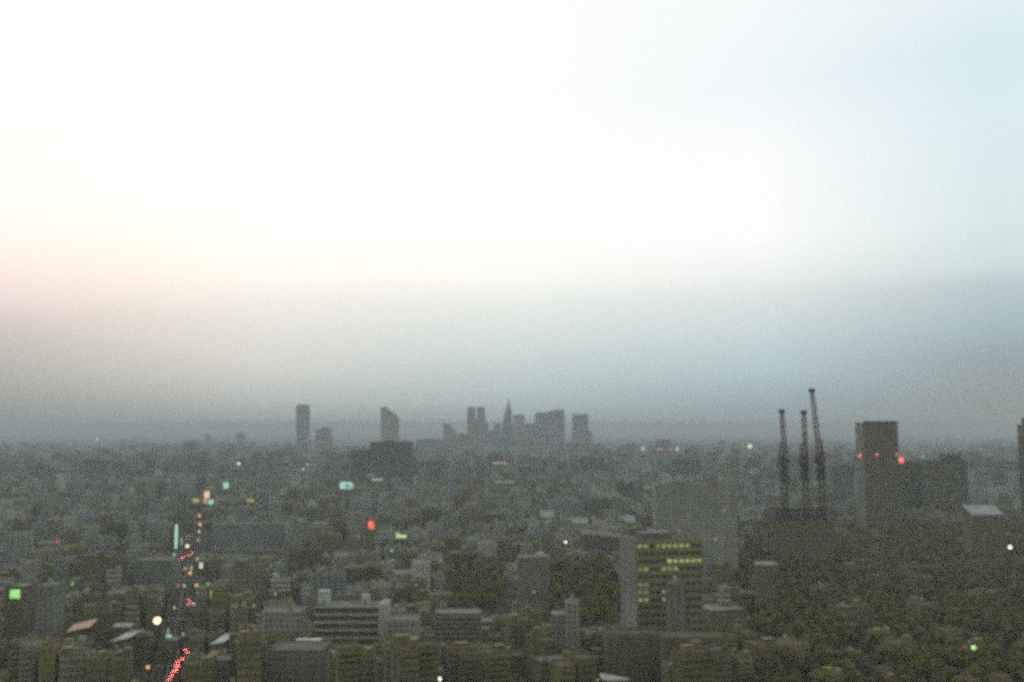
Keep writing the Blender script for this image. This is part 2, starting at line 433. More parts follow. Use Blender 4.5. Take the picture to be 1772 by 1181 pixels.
tower('skyscraper', 'lone slim flat-topped grey skyscraper, leftmost of the hazy far towers', 523, 6000,
      [('wall', R4(512, 533, 703), 60, 0), ('roof_plant', [(514, 703), (514, 700.5), (531, 700.5), (531, 703)], 40, 8)])
tower('skyscraper', 'short broad hazy tower block just right of the lone slim skyscraper', 559, 5600,
      [('wall', [(545, 800), (546, 744), (555, 742), (571, 741), (573, 800)], 70, 0), ('roof_plant', [(556, 742), (556, 739.5), (566, 739.5), (566, 741.5)], 30, 12)])
tower('skyscraper', 'hazy skyscraper with stepped sloping top behind the black two-tier block', 673, 6000,
      [('wall', [(659, 800), (659, 707), (664, 704), (669, 705), (671, 709), (671, 800)], 45, 0),
       ('middle_wing', [(671, 800), (671, 709), (681, 715), (681, 800)], 45, 6), ('side_wing', [(681, 800), (681, 716), (689, 723), (689, 800)], 45, 12)])
tower('skyscraper', 'small hazy tower left of the twin-topped skyscraper', 777, 5700,
      [('wall', R4(767, 781, 734), 50, 0), ('side_wing', R4(781, 788, 743), 40, 8)])
tower('skyscraper', 'twin-topped grey skyscraper with a notch between its two heads', 824, 6000,
      [('wall', [(808, 800), (808, 727), (841, 727), (841, 800)], 60, 0),
       ('twin_head', [(808.3, 727), (808.8, 705), (822.3, 705), (822.6, 727)], 50, 4), ('twin_head', [(825.2, 727), (825.4, 705), (838.6, 705), (839.4, 727)], 50, 4),
       ('shoulder', R4(841, 845, 733), 40, 6)])
tower('skyscraper', 'low hazy block tucked left of the spired skyscraper', 862, 5800,
      [('wall', R4(855, 866, 733), 50, 0), ('side_wing', R4(846, 855, 746), 45, 8)], tint=(.16, .17, .18))
tower('skyscraper', 'dark stepped skyscraper tapering to a needle spire', 880, 5900,
      [('wall', R4(866, 891, 757), 90, 0), ('upper_shaft', [(867.5, 757), (869, 733), (887.5, 733), (889.5, 757)], 70, 10),
       ('tapered_crown', [(870, 733), (873, 717), (876, 705), (883.5, 705), (886, 717), (887, 733)], 45, 22), ('spire', [(877.2, 705), (879.6, 689), (880.4, 689), (882.4, 705)], 16, 36)], tint=(.12, .13, .15))
tower('skyscraper', 'pale hazy skyscraper peeping out right behind the spired one', 898, 6400,
      [('wall', R4(889, 907, 718), 60, 0)], tint=(.28, .28, .28))
tower('skyscraper', 'squat hazy block between the spired skyscraper and the joined pair', 913, 5900,
      [('wall', R4(903, 927, 735), 60, 0), ('roof_plant', [(910, 735), (910, 732.5), (920, 732.5), (920, 735)], 30, 14)])
tower('skyscraper', 'left and lower one of the joined pair of broad hazy skyscrapers', 939, 6100,
      [('wall', [(926, 800), (926, 719), (930, 714), (951, 714), (951, 800)], 60, 0)])
tower('skyscraper', 'right and taller one of the joined pair of broad hazy skyscrapers', 964, 5900,
      [('wall', R4(950.5, 977, 712), 60, 0), ('roof_plant', [(958, 712), (958, 709.5), (975, 709.5), (975, 712)], 36, 12), ('antenna', [(958.6, 709.5), (959, 705), (959.4, 709.5)], 6, 24)], tint=(.16, .17, .18))
tower('skyscraper', 'rightmost hazy skyscraper of the far cluster with a low right shoulder', 1007, 5900,
      [('wall', R4(991, 1018, 717), 60, 0), ('shoulder', R4(1018, 1025, 747), 50, 6)])
for (a, b, y, D, lab) in ((720, 768, 761, 5200, 'long low hazy blue block at the left foot of the skyscraper cluster'), (786, 812, 752, 5300, 'hazy low block at the left foot of the twin-topped skyscraper'),
        (890, 935, 764, 5000, 'broad low hazy block below the squat tower of the cluster'), (975, 1040, 768, 4600, 'broad low dim block at the right foot of the skyscraper cluster'),
        (1136, 1160, 762, 4300, 'small dark block on the horizon with two pink lights below'), (408, 422, 750, 6500, 'small dark tower alone on the left horizon'),
        (355, 361, 752, 7000, 'thin chimney-like tower on the left horizon'), (318, 341, 765, 4200, 'low dim block on the left horizon'), (1243, 1257, 763, 6000, 'small pale block on the horizon right of the pink lights'),
        (1075, 1103, 770, 4400, 'low wide block on the horizon right of the skyscraper cluster')):
    tower('office_building', lab, (a + b) / 2, D, [('wall', R4(a, b, y), 40, 0), ('rooftop_hut', [(a + (b - a) * .3, y), (a + (b - a) * .3, y - 1.6), (a + (b - a) * .65, y - 1.6), (a + (b - a) * .65, y)], 15, 8)], 'office building')

# ------------------------------------------------------------------ landmark buildings of the middle distance
DK = (.085, .082, .058)
r, w, h = hero(640, 712, 766, 2450, 40, DK, (3, .55, 3.6, .1), 'black two-tier slab block on the skyline below the sloping-topped skyscraper', roof_t=(.06, .06, .05), ybot=818)
a = at(607, 779, 2450); lw = (640 - 607) / F * 2450
m = MB(); P = rect(-w / 2 - lw, -w / 2, 2, 38); m.sides(P, 0, a.z, DK, (3, .55, 3.6, .2)); m.top(P, a.z, (.05, .05, .045)); m.build('lower_wing', M_FAC, r)
hut(r, -6, 18, h - .9, 26, 14, 3.4, (.05, .05, .045)); hut(r, 32, 20, h - .9, 10, 10, 2.5, (.05, .05, .045)); clear(600, 715, 818, 2400)

# dark flat-topped tower on the right
DT = (.122, .112, .062)
r, w, h = hero(1495, 1553, 731, 1400, 36, DT, (1.6, .8, 3.9, .4), 'dark flat-topped tower on the right skyline with red warning lamps', roof_t=(.05, .05, .045), ybot=872, par=3)
m = MB(); m.box(-w / 2 - .4, -w / 2 - .003, 2, 34, 0, h - 4, (.15, .15, .135), (2.5, .4, 3.9, .7)); m.build('pale_side', M_FAC, r)  # thin sheet gives the left side a paler tint than the front
m = MB()
m.box(-w / 2 - .3, w / 2 + .3, -.3, -.02, h - 2.2, h + 1.2, (.03, .03, .025)); m.build('roof_band', M_TRIM, r)
hut(r, 0, 17, h - 3, 30, 14, 4, (.05, .05, .045)); antenna(r, -18, 16, h - 3, 9); antenna(r, 15, 16, h - 3, 8)
for px, py, s in ((1486, 790, 1.9), (1518, 787, 1.5), (1552, 787, 1.3)):
    p = at(px, py, 1398.5); m = MB(); x = p.x - r.location.x
    yb = 0.0
    ly = -1.2
    if px < 1490: x = -w / 2 - 1.9; ly = 16.0
    m.box(x - .5, x + (.5 if ly < 0 else 1.45), ly - .5, -.02 if ly < 0 else ly + .5, p.z - s * 1.1 - .3, p.z - s * 1.1, (.05, .05, .05)); lampb = m.build('warning_lamp', M_STEEL, r)
    m = MB(); m.cyl(x, ly, p.z - s * 1.1, p.z + s * 1.1, s, (.5, .1, .1), 10); m.build('lens', glow((1, .2, .16), 1.0), lampb)
clear(1475, 1560, 862, 1390)
r, w, h = hero(1552, 1600, 801, 1650, 22, (.105, .1, .06), (3, .6, 3.6, .3), 'low dim block tucked right behind the dark flat-topped tower', ybot=850)
r, w, h = hero(1606, 1674, 798, 1600, 30, (.1, .095, .055), (3, .6, 3.6, .15), 'broad dark block right of the flat-topped tower with a raised roof storey', roof_t=(.07, .07, .06), ybot=862)
hut(r, 11, 15, h - .9, 30, 16, 12, (.07, .068, .05), 'roof_storey')
for k in range(4):
    m = MB(); x = -1 + k * 8; m.bar((x, 3, h - .9), (x, 3, h + 8.2), .15, (.1, .1, .1)); l = m.build('roof_lamp', M_STEEL, r)
    m = MB(); m.box(x - .8, x + .8, 2.2, 3.0, h + 8.2, h + 9.4, (.5, .5, .3)); m.build('lamp_head', glow((.75, .8, .4), .35), l)
r, w, h = hero(1780, 1812, 735, 1150, 26, DT, (2.8, .6, 3.6, .6), 'dark high-rise cut off by the right edge of the view', roof_t=(.05, .05, .045), ybot=900)
hut(r, -2, 12, h - .9, 15, 12, 8.5, (.1, .1, .1))
r, w, h = hero(1440, 1478, 806, 1850, 25, (.13, .135, .13), (3, .6, 3.4, .25), 'pale grey block between the cranes and the dark flat-topped tower', ybot=850)

# office with the rows of lit windows; every window of its own
D0 = 565; yaw0 = R(9)
r, w, h = hero(1100, 1217, 934, D0, 34, (.24, .225, .125), NOWIN, 'office block with rows of greenish lit windows and a left side coloured as lit', roof_t=(.09, .09, .075), yaw=yaw0, ybot=1098, par=1.2)
m = MB(); m.box(-w / 2 - .5, -w / 2 - .003, 0, 34, 0, h - .4, (.225, .235, .215), (3.4, .3, 4.2, .5)); m.build('side_wall', M_FAC, r)  # left side given a paler colour for the light it catches
hut(r, -4, 17, h - 1.2, 18, 10, 3.2, (.14, .14, .12)); cooler(r, 9, 9, h - 1.2); cooler(r, 13, 9, h - 1.2); tank(r, 13, 22, h - 1.2); antenna(r, -15, 24, h - 1.2)
rows = [944 + 12.8 * k for k in range(12)]
litmap = {0: {0, 1, 3, 4, 5, 6, 7, 8}, 2: {5, 6, 7, 8, 9, 10}, 3: {0, 1, 4, 5, 6}, 5: {0, 1}, 6: {0, 1, 4}, 7: {0, 1, 4}, 10: {4}, 11: {0, 2, 4}}
ww = w / 11.0; nwin = 0; rest = MB()
GG = (.72, .86, .36); dim = {0: .2, 2: .34, 3: .14, 5: .1, 6: .15, 7: .15, 10: .12, 11: .2}
rl = random.Random(3)
for k in range(22):
    z = h - (9 / F * D0) - 4.2 * k - .75
    if z < 2: break
    for c in range(11):
        x0 = -w / 2 + ww * c + .55; x1 = -w / 2 + ww * (c + 1) - .55; z0 = z - .85; z1 = z + .95
        lit = c in litmap.get(k, ())
        tgt = MB() if (nwin < 100) else rest
        # frame proud of the wall, pane set back inside it
        fr = (.07, .07, .06)
        for bx in ((x0 - .12, x1 + .12, z1, z1 + .14), (x0 - .12, x1 + .12, z0 - .14, z0), (x0 - .12, x0, z0, z1), (x1, x1 + .12, z0, z1), ((x0 + x1) / 2 - .06, (x0 + x1) / 2 + .06, z0, z1)):
            tgt.box(bx[0], bx[1], -.16, -.003, bx[2], bx[3], fr)
        tgt.face([(x0, -.05, z0), (x1, -.05, z0), (x1, -.05, z1), (x0, -.05, z1)], mi=1)
        if nwin < 100:
            s = dim.get(k, .2) * rl.uniform(.7, 1.3)
            o = tgt.build('window', [M_TRIM, glow((.70 + rl.uniform(-.05, .12), .86, .36), round(s, 1) if round(s, 1) > 0 else .1) if lit else M_GLASS], r)
            if lit: tag(o, 'lit greenish yellow office window')
        nwin += 1
tag(rest.build('window', [M_TRIM, M_GLASS], r), kind='stuff')
r, w, h = hero(1160, 1186, 1012, 535, 18, (.165, .168, .135), (4, .3, 3.2, .9), 'narrow pale tower block in front of the lit-window office', roof_t=(.12, .12, .1), ybot=1100)
tank(r, 0, 8, h - .9)
r, w, h = hero(1135, 1274, 839, 1000, 26, (.31, .325, .32), (3.2, .6, 3.5, .2), 'large faint grey slab behind the lit-window office block', roof_t=(.13, .13, .11), ybot=930)
hut(r, -15, 12, h - .9, 14, 9, 3, (.18, .18, .16)); hut(r, 20, 12, h - .9, 9, 8, 3.4, (.18, .18, .16)); tank(r, 5, 12, h - .9)
hero(1050, 1142, 1098, 526, 16, (.14, .135, .07), (2.8, .5, 3.3, .2), 'dark olive block hiding the foot of the lit-window office', roof_t=(.09, .09, .05))
hero(1150, 1262, 1104, 500, 18, (.13, .12, .06), (3.2, .5, 3.1, .7), 'dark brown broad block in front of the narrow pale tower', roof_t=(.09, .085, .045))
# barrel-roofed hall left of the office
DH = 1150
p0, p1 = at(1008, 936, DH), at(1100, 936, DH); w = p1.x - p0.x
root = empty('sports_hall', ((p0.x + p1.x) / 2, DH, 0)); tag(root, 'hall with a thin pale curved roof edge left of the lit-window office', 'hall')
m = MB(); zt = p0.z; m.sides(rect(-w / 2, w / 2, 0, 40), 0, zt, (.1, .1, .08), (4, .5, 4, .2)); m.build('wall', M_FAC, root)
m = MB(); N = 12; Pp = [(-w / 2 - .6 + (w + 1.2) * i / N, zt + 7.4 * math.sin(math.pi * (.42 + .58 * i / N)) + .1) for i in range(N + 1)]
for i in range(N):
    (x0, z0), (x1, z1) = Pp[i], Pp[i + 1]
    m.face([(x0, -.8, z0), (x1, -.8, z1), (x1, 41, z1), (x0, 41, z0)], (.12, .12, .1)); m.face([(x0, -.8, z0 - 1.4), (x1, -.8, z1 - 1.4), (x1, -.8, z1), (x0, -.8, z0)], (.40, .41, .39))
    m.face([(x0, 41, z0 - .9), (x0, -.8, z0 - .9), (x1, -.8, z1 - .9), (x1, 41, z1 - .9)][::-1], (.1, .1, .1))
    m.face([(x0, -.02, zt), (x1, -.02, zt), (x1, -.02, max(zt, z1 - .9)), (x0, -.02, max(zt, z0 - .9))], (.1, .1, .08))
m.build('roof', M_ROOF, root); OCC.append((root.location.x, DH + 20, w, 42, 0)); VIS.append((root.location.x, DH + 20, w, 42, zt + 3, 0)); clear(1008, 1100, 948, DH)

# low building with pale storey bands
r, w, h = hero(546, 656, 1049, 560, 22, (.085, .085, .065), (1.6, .97, 4.2, .4), 'low building striped with four pale horizontal storey bands', roof_t=(.14, .14, .12), ybot=1099)
for k in range(6):
    z = h - 1.0 - 4.2 * k
    m = MB(); m.box(-w / 2 - .2, w / 2 - .003, -1.1, -.003, z - .2, z + .95, (.33, .335, .31)); m.build('storey_band', M_TRIM, r)
m = MB(); P = rect(w / 2, w / 2 + 4.6, -1.6, 16); m.sides(P, 0, h + .8, (.36, .37, .36)); m.top(P, h + .8, (.25, .25, .22)); m.build('stair_tower', M_TRIM, r)
hut(r, -w / 2 + 3, 10, h - .9, 6.2, 5, 7.2, (.42, .45, .42)); hut(r, w / 2 - 9, 12, h - .9, 4.2, 4, 4.6, (.40, .44, .45)); cooler(r, 2, 12, h - .9); cooler(r, 6, 12, h - .9)
r, w, h = hero(452, 520, 1060, 575, 20, (.27, .285, .28), (3, .5, 3.3, .3), 'low pale building left of the striped low building', roof_t=(.16, .16, .14), ybot=1082); cooler(r, 3, 10, h - .9)
r, w, h = hero(668, 722, 1074, 545, 20, (.25, .26, .25), (3, .5, 3.3, .6), 'low pale annex right of the striped low building', roof_t=(.16, .16, .14), ybot=1092)
r, w, h = hero(366, 494, 906, 1230, 16, (.31, .33, .34), (4.2, .5, 2.95, .5), 'broad pale slab apartment block behind the lit boulevard', 'apartment_building', 'apartment building', roof_t=(.2, .2, .18), ybot=958)
for k in range(9): balcony(r, w - .8, h - 2.9 * (k + 1), (.27, .28, .27))
tank(r, -20, 8, h - .9); hut(r, 14, 8, h - .9, 8, 6, 3, (.22, .22, .2))
r, w, h = hero(380, 404, 980, 1000, 16, (.30, .31, .30), (3.4, .5, 3.0, .5), 'small pale cube-like block below the broad slab apartment block', ybot=1002)
r, w, h = hero(896, 952, 965, 900, 22, (.2, .2, .17), (3.2, .6, 3.3, .2), 'grey mid-rise with a bright white roof hut left of the dark grove', ybot=1040); hut(r, 6, 8, h - .9, 6, 6, 3.4, (.42, .43, .42))
r, w, h = hero(980, 1002, 1044, 600, 14, (.30, .31, .30), (3.2, .5, 3.1, .2), 'narrow pale apartment house at the foot of the dark grove', 'apartment_building', 'apartment building', ybot=1108); tank(r, 0, 6, h - .9)
m = MB(); m.box(-w / 2 - 8.5, -w / 2, 0, 12, 0, h - 7, (.22, .225, .21), (3.2, .5, 3.1, .3)); m.build('lower_wing', M_FAC, r)
r, w, h = hero(601, 626, 888, 1350, 18, (.26, .265, .26), (3.2, .5, 3.1, .2), 'narrow pale mid-rise left of the red oval sign', ybot=950)
r, w, h = hero(252, 290, 906, 1350, 18, (.25, .26, .26), (3.2, .5, 3.1, .4), 'pale mid-rise left of the vertical cyan sign', ybot=938)
r, w, h = hero(234, 300, 970, 940, 20, (.19, .2, .19), (1.5, .4, 3.1, .4), 'grey block with vertical ribs left of the lit boulevard', ybot=1012)
r, w, h = hero(62, 92, 1014, 640, 18, (.2, .21, .2), (3.2, .5, 3.1, .4), 'grey mid-rise right of the square green sign', ybot=1090); tank(r, 0, 8, h - .9)
r, w, h = hero(752, 832, 1062, 640, 18, (.19, .195, .18), (3.2, .5, 3.1, .8), 'grey apartment row below the left dark grove', 'apartment_building', 'apartment building', ybot=1100)
for k in range(5): balcony(r, w - .8, h - 2.95 * (k + 1), (.22, .22, .2))
r, w, h = hero(465, 560, 1126, 520, 24, (.2, .2, .17), (2.6, .6, 3.4, .3), 'wide block under the white flat roof at the lower left', roof_t=(.12, .12, .1), ybot=1175)

# pale roofs
def pale_roof(px0, px1, py0, py1, D, tint, label, tilt=0.0, skew=0.0, thick=.5):
    """a low shed whose pale pitched roof faces the camera"""
    a = at(px0, py1, D); b = at(px1, py1, D); w = b.x - a.x; z0 = a.z; 
    dep = (py1 - py0) / F * D; dep = max(dep * 2.2, 6); rise = max(.4, (py1 - py0) / F * D - dep * (H - z0) / D)
    root = empty('shed', ((a.x + b.x) / 2, D, 0)); tag(root, label, 'shed')
    m = MB(); P = rect(-w / 2 + .3, w / 2 - .3, .4, dep - .2); m.sides(P, 0, z0, (.14, .128, .05), (3, .5, 3.2, .3)); m.build('wall', M_FAC, root)
    m = MB()
    A = [(-w / 2, 0, z0), (w / 2, 0, z0 + tilt), (w / 2 + skew, dep, z0 + rise + tilt), (-w / 2 + skew, dep, z0 + rise)]
    B = [(x, y, z + thick) for x, y, z in A]
    m.face(B, tint); m.face(A[::-1], tint)
    for i in range(4):
        j = (i + 1) % 4; m.face([A[i], A[j], B[j], B[i]], tint)
    m.build('roof', M_ROOF, root); OCC.append((root.location.x, D + dep / 2, w, dep, 0)); clear(px0 - 3, px1 + 3, py1 + 1, D)
    VIS.append((root.location.x, D + dep / 2, w, dep, z0, 0))
pale_roof(508, 552, 1108, 1119, 545, (.75, .76, .76), 'low shed with a bright white flat roof at the lower left')
pale_roof(114, 156, 1083, 1096, 640, (.62, .42, .32), 'shed with a pale roof, orange light painted on, at the far lower left', tilt=3.4)  # orange light on this roof is put into its colour
pale_roof(192, 222, 1098, 1112, 620, (.45, .46, .46), 'shed with a slanting pale grey roof left of the glowing globe lamp', tilt=2.0, skew=5)
pale_roof(194, 226, 1081, 1087, 660, (.36, .37, .37), 'shed with a thin grey roof edge behind the slanting pale one')
pale_roof(364, 386, 1100, 1117, 610, (.46, .52, .58), 'shed with a tilted bluish roof right of the lit boulevard', tilt=1.0, skew=5)
pale_roof(1682, 1738, 876, 892, 1100, (.30, .33, .38), 'long shed with a pale bluish roof in the dark right side')
pale_roof(1308, 1346, 974, 979, 820, (.26, .27, .26), 'shed with a thin pale roof edge above the dark woodland')
pale_roof(1040, 1092, 1168, 1178, 500, (.48, .50, .50), 'shed with a pale sloping roof at the bottom edge, centre right', tilt=-2.5)
pale_roof(955, 985, 1064, 1070, 640, (.42, .43, .42), 'shed with a pale roof edge below the two groves')
pale_roof(990, 1018, 897, 908, 1500, (.24, .26, .29), 'pale-roofed shed behind the hall, left one of two')
pale_roof(1082, 1100, 893, 905, 1500, (.24, .27, .32), 'pale bluish-roofed shed left of the large faint slab')
pale_roof(935, 960, 884, 897, 1600, (.24, .26, .29), 'pale-roofed shed in the middle distance under the spired skyscraper')

# ------------------------------------------------------------------ tower cranes over a rising steel frame
DC = 1100
pA, pB = at(1336, 874, DC), at(1442, 874, DC); bx = (pA.x + pB.x) / 2; bw = pB.x - pA.x
root = empty('construction_site', (bx, DC, 0)); tag(root, 'dark steel frame of a rising building under three tower cranes', 'building frame')
nfl = int(pA.z // 4.6)
m = MB()
for i in range(9):
    for y in (0, 10, 20, 30):
        x = -bw / 2 + bw * i / 8; m.box(x - .45, x + .45, y - .45, y + .45, 0, pA.z - rng.choice((0, 0, 1, 3)), (.06, .05, .045))
m.build('steel_column', M_STEEL, root)
for k in range(nfl):
    z = 4.6 * (k + 1); m = MB(); m.box(-bw / 2 - .6, bw / 2 + .6, -.6, 30.6, z - .5, z - .05, (.07, .065, .04)); m.build('floor_deck', M_TRIM, root)
m = MB()
for k in range(nfl - 3): m.box(-bw / 2 - .7, bw / 2 + .7, -.75, -.62, 4.6 * k + .2, 4.6 * k + 4.0, (.12, .11, .046))
m.build('site_netting', M_TRIM, root)
OCC.append((bx, DC + 15, bw, 34, 0)); VIS.append((bx, DC + 15, bw, 32, pA.z, 0)); clear(1330, 1448, 862, DC)
def lattice(m, a, b, wa, wb, n, t=(.07, .05, .045), rad=.22):
    a = Vector(a); b = Vector(b); d = (b - a).normalized()
    X = d.cross(Vector((0, 1, 0))); X = X.normalized() if X.length > .1 else Vector((1, 0, 0)); Y = d.cross(X).normalized()
    def cn(f, s): 
        wv = wa + (wb - wa) * f; p = a.lerp(b, f); return [p + X * sx * wv / 2 + Y * sy * wv / 2 for sx, sy in ((-1, -1), (1, -1), (1, 1), (-1, 1))]
    prev = cn(0, 0)
    for k in range(1, n + 1):
        cur = cn(k / n, 0)
        for i in range(4):
            m.bar(prev[i], cur[i], rad, t); j = (i + 1) % 4
            m.bar(prev[i], cur[j] if k % 2 else cur[i], rad * .7, t) if k % 2 else m.bar(prev[j], cur[i], rad * .7, t)
            m.bar(cur[i], cur[j], rad * .7, t)
        prev = cur
def crane(px_deck, py_deck, px_tip, py_tip, px_heel, label, lean_y, yb, s=1.0):
    p = at(px_deck, py_deck, DC + yb); root = empty('tower_crane', (p.x, DC + yb, 0)); tag(root, label, 'crane', 'tower cranes over the steel frame')
    zd = p.z; red = (.20, .10, .07); dk = (.075, .065, .045)
    m = MB(); lattice(m, (0, 0, 0), (0, 0, zd - 2), 5.4, 5.4, int(zd / 5.4), dk, .5); m.build('mast', M_TRIM, root)
    m = MB()
    for q in range(4):
        z = zd - 22 + q * 5; m.box(-4.6, 4.6, -4.6, -3.9, z, z + .5, dk); m.box(-4.6, 4.6, 3.9, 4.6, z, z + .5, dk); m.box(-4.6, -3.9, -3.9, 3.9, z, z + .5, dk); m.box(3.9, 4.6, -3.9, 3.9, z, z + .5, dk)
        for sx in (-4.2, 4.2):
            for sy in (-4.2, 4.2): m.bar((sx, sy, z), (sx, sy, z + 5 if q < 3 else z + .4), .5, dk)
        m.face([(-3.9, 4.0, z), (3.9, 4.0, z), (3.9, 4.0, z + 3.6), (-3.9, 4.0, z + 3.6)], dk)
    m.build('climbing_cage', M_TRIM, root)
    m = MB(); m.cyl(0, 0, zd - 2, zd - .6, 3.0, (.08, .07, .06), 14); m.build('slewing_ring', M_TRIM, root)
    m = MB(); m.box(-6.0 * s, 5.6 * s, -2.2, 9, zd - .6, zd + .9, (.08, .065, .055)); m.build('machine_deck', M_TRIM, root)
    m = MB(); m.box(-4.4, 4.4, 5.2, 8.8, zd + .9, zd + 6.5, (.11, .08, .065)); m.box(-2.5, 2.5, 2.0, 5.2, zd + .5, zd + 3.4, (.09, .08, .06)); m.build('winch_house', M_TRIM, root)
    m = MB(); m.box(-4.4, 4.4, 9.0, 11.5, zd - 3.6, zd + .9, (.13, .13, .11)); m.build('counterweight', M_TRIM, root)
    m = MB(); m.box(-4.8, -2.6, -4.4, -2.2, zd + .2, zd + 2.9, (.15, .10, .07)); m.box(-4.7, -2.7, -4.46, -4.4, zd + 1.3, zd + 2.7, (.03, .03, .03)); m.build('operator_cab', M_TRIM, root)
    ah = 20 * s
    m = MB()
    for sx in (-4.2, 4.2):
        m.bar((sx, -1, zd + .5), (sx * .5, 4.5, zd + ah), .7, dk); m.bar((sx, 8.6, zd + .5), (sx * .5, 4.5, zd + ah), .7, dk)
        for f in (.3, .6): m.bar((-sx * (1 - .5 * f), -1 + 5.5 * f, zd + ah * f), (sx * (1 - .5 * f), -1 + 5.5 * f, zd + ah * f), .45, dk); m.bar((sx * (1 - .55 * f), -1 + 5.5 * f, zd + ah * f), (sx * (1 - .55 * f), 8.6 - 4.1 * f, zd + ah * f), .22, red)
    m.bar((-2.4, 4.5, zd + ah), (2.4, 4.5, zd + ah), .8, dk); m.build('a_frame', M_TRIM, root)
    t = at(px_tip, py_tip, DC + yb - lean_y); hl = at(px_heel, py_deck - 4, DC + yb)
    tip = (t.x - p.x, -lean_y, t.z); heel = (hl.x - p.x, -2.4, zd + .8)
    m = MB(); hv = Vector(heel); tv = Vector(tip); mid = hv.lerp(tv, .15)
    lattice(m, heel, mid, 1.6, 4.2, 3, red, .36); lattice(m, mid, hv.lerp(tv, .86), 4.2, 3.8, 13, red, .36); lattice(m, hv.lerp(tv, .86), tip, 3.8, 2.4, 3, red, .36)
    jib = m.build('jib', M_TRIM, root)
    m = MB(); m.box(tip[0] - 3.2, tip[0] + 2.8, tip[1] - 1.8, tip[1] + 1.6, tip[2] - 1.6, tip[2] + 2.6, (.08, .05, .04)); m.build('jib_head', M_TRIM, jib)
    m = MB(); m.bar((tip[0], tip[1] - 1.2, tip[2]), (tip[0], tip[1] - 1.2, zd - 12), .09, (.05, .05, .05)); m.build('hoist_rope', M_STEEL, root)
    m = MB(); m.box(tip[0] - .6, tip[0] + .6, tip[1] - 1.6, tip[1] - .8, zd - 14, zd - 12, (.12, .1, .05)); m.build('hook_block', M_TRIM, root)
    m = MB(); m.bar((1.2, 4.5, zd + ah), (tip[0] + .6, tip[1] + .3, tip[2] + .5), .1, (.06, .06, .06)); m.bar((-1.2, 4.5, zd + ah), (tip[0] - .6, tip[1] + .3, tip[2] + .5), .1, (.06, .06, .06)); m.build('luffing_rope', M_STEEL, root)
crane(1357, 800, 1353, 713, 1358, 'leftmost of the three tower cranes, with a short upright jib', 13, 4)
crane(1393, 799, 1391, 715, 1393, 'middle one of the three tower cranes, with a blunt jib head', 13, 16)
crane(1421, 797, 1405, 677, 1418, 'tallest and rightmost tower crane, its long jib leaning left', 16, 8, 1.1)

# ------------------------------------------------------------------ signs on buildings of their own
CY_, GR_, WM_, RD_, YL_, PK_ = (.50, .95, .80), (.42, .92, .30), (1, .78, .45), (1, .13, .10), (.85, .80, .16), (1, .45, .36)
def sign(px, py, wp, hp, D, c, s, label, host=None, mode='face', oval=False):
    a = at(px - wp / 2, py + hp / 2, D); b = at(px + wp / 2, py - hp / 2, D); w = b.x - a.x; h = b.z - a.z; x = (a.x + b.x) / 2
    z0 = max(a.z, 1.2)
    if host:
        e = max(w * .35, 3)
        kx0, kx1 = px - (w / 2 + e) / D * F, px + (w / 2 + e) / D * F
        if mode == 'face': hero(kx0, kx1, py - hp / 2 - 2.2 / D * F, D + .55, rng.uniform(14, 20), jit((.2, .2, .17), rng), win_for('office', rng), host, ybot=py + hp / 2 + 6)
        else:
            hero(kx0, kx1, py + hp / 2 + 1.6 / D * F, D - 2, rng.uniform(14, 20), jit((.2, .2, .17), rng), win_for('office', rng), host, ybot=py + hp / 2 + 10)
    root = empty('illuminated_sign', (x, D, z0)); tag(root, label, 'sign')
    t = .35; m = MB()
    if oval:
        N = 20; P = [(w / 2 * math.cos(2 * math.pi * i / N), h / 2 + h / 2 * math.sin(2 * math.pi * i / N)) for i in range(N)]
        m.face([(x, t - .05, z) for x, z in P][::-1], (.1, .1, .1))
        for i in range(N):
            (x0, q0), (x1, q1) = P[i], P[(i + 1) % N]; m.face([(x0, -.05, q0), (x1, -.05, q1), (x1, t - .05, q1), (x0, t - .05, q0)], (.3, .05, .05))
        m.build('sign_case', M_TRIM, root); m = MB()
        m.face([(x * .95, -.06, h / 2 + (z - h / 2) * .95) for x, z in P], c); m.build('lit_face', glow(c, s), root)
    else:
        m.box(-w / 2, w / 2, -.02, t, 0, h, (.12, .12, .11)); m.build('sign_case', M_TRIM, root)
        m = MB(); e = min(.15, w * .08); m.face([(-w / 2 + e, -.03, e), (w / 2 - e, -.03, e), (w / 2 - e, -.03, h - e), (-w / 2 + e, -.03, h - e)], c); m.build('lit_face', glow(c, s), root)
    m = MB()
    if mode == 'face':
        for zz in (.25, .75): m.bar((0, t, h * zz), (0, t + .25, h * zz), .1, (.1, .1, .1))
        m.build('bracket', M_STEEL, root)
    else:
        for sx in (-.35, .35): m.bar((w * sx, t / 2, 0), (w * sx, t / 2, -2.6), .16, (.1, .1, .1)); m.bar((w * sx, t, h * .7), (w * sx, t + 2.4, -2.5), .1, (.1, .1, .1))
        m.build('support_leg', M_STEEL, root)
    clear(px - wp / 2 - 3, px + wp / 2 + 3, py + hp / 2 + 3, D - .1)
    return root
sign(26, 1029, 19, 16, 680, GR_, .62, 'square bright green sign near the left edge', 'grey block carrying the square green sign')
sign(125, 1011, 5, 7, 880, GR_, .4, 'tiny green sign right of the square green one', 'dim block behind the tiny green sign')
sign(305, 931, 6, 42, 1250, CY_, .62, 'tall narrow pale cyan blade sign left of the boulevard', 'slim block carrying the tall cyan blade sign')
sign(358, 857, 10, 12, 1900, WM_, .62, 'warm cream sign, topmost of the cluster at the boulevard end', 'block behind the sign cluster at the boulevard end')
sign(355, 868, 7, 9, 1896, PK_, .42, 'salmon sign below the cream one at the boulevard end')
sign(365, 870, 10, 9, 1896, (.55, .95, .7), .5, 'pale mint sign right of the salmon one at the boulevard end')
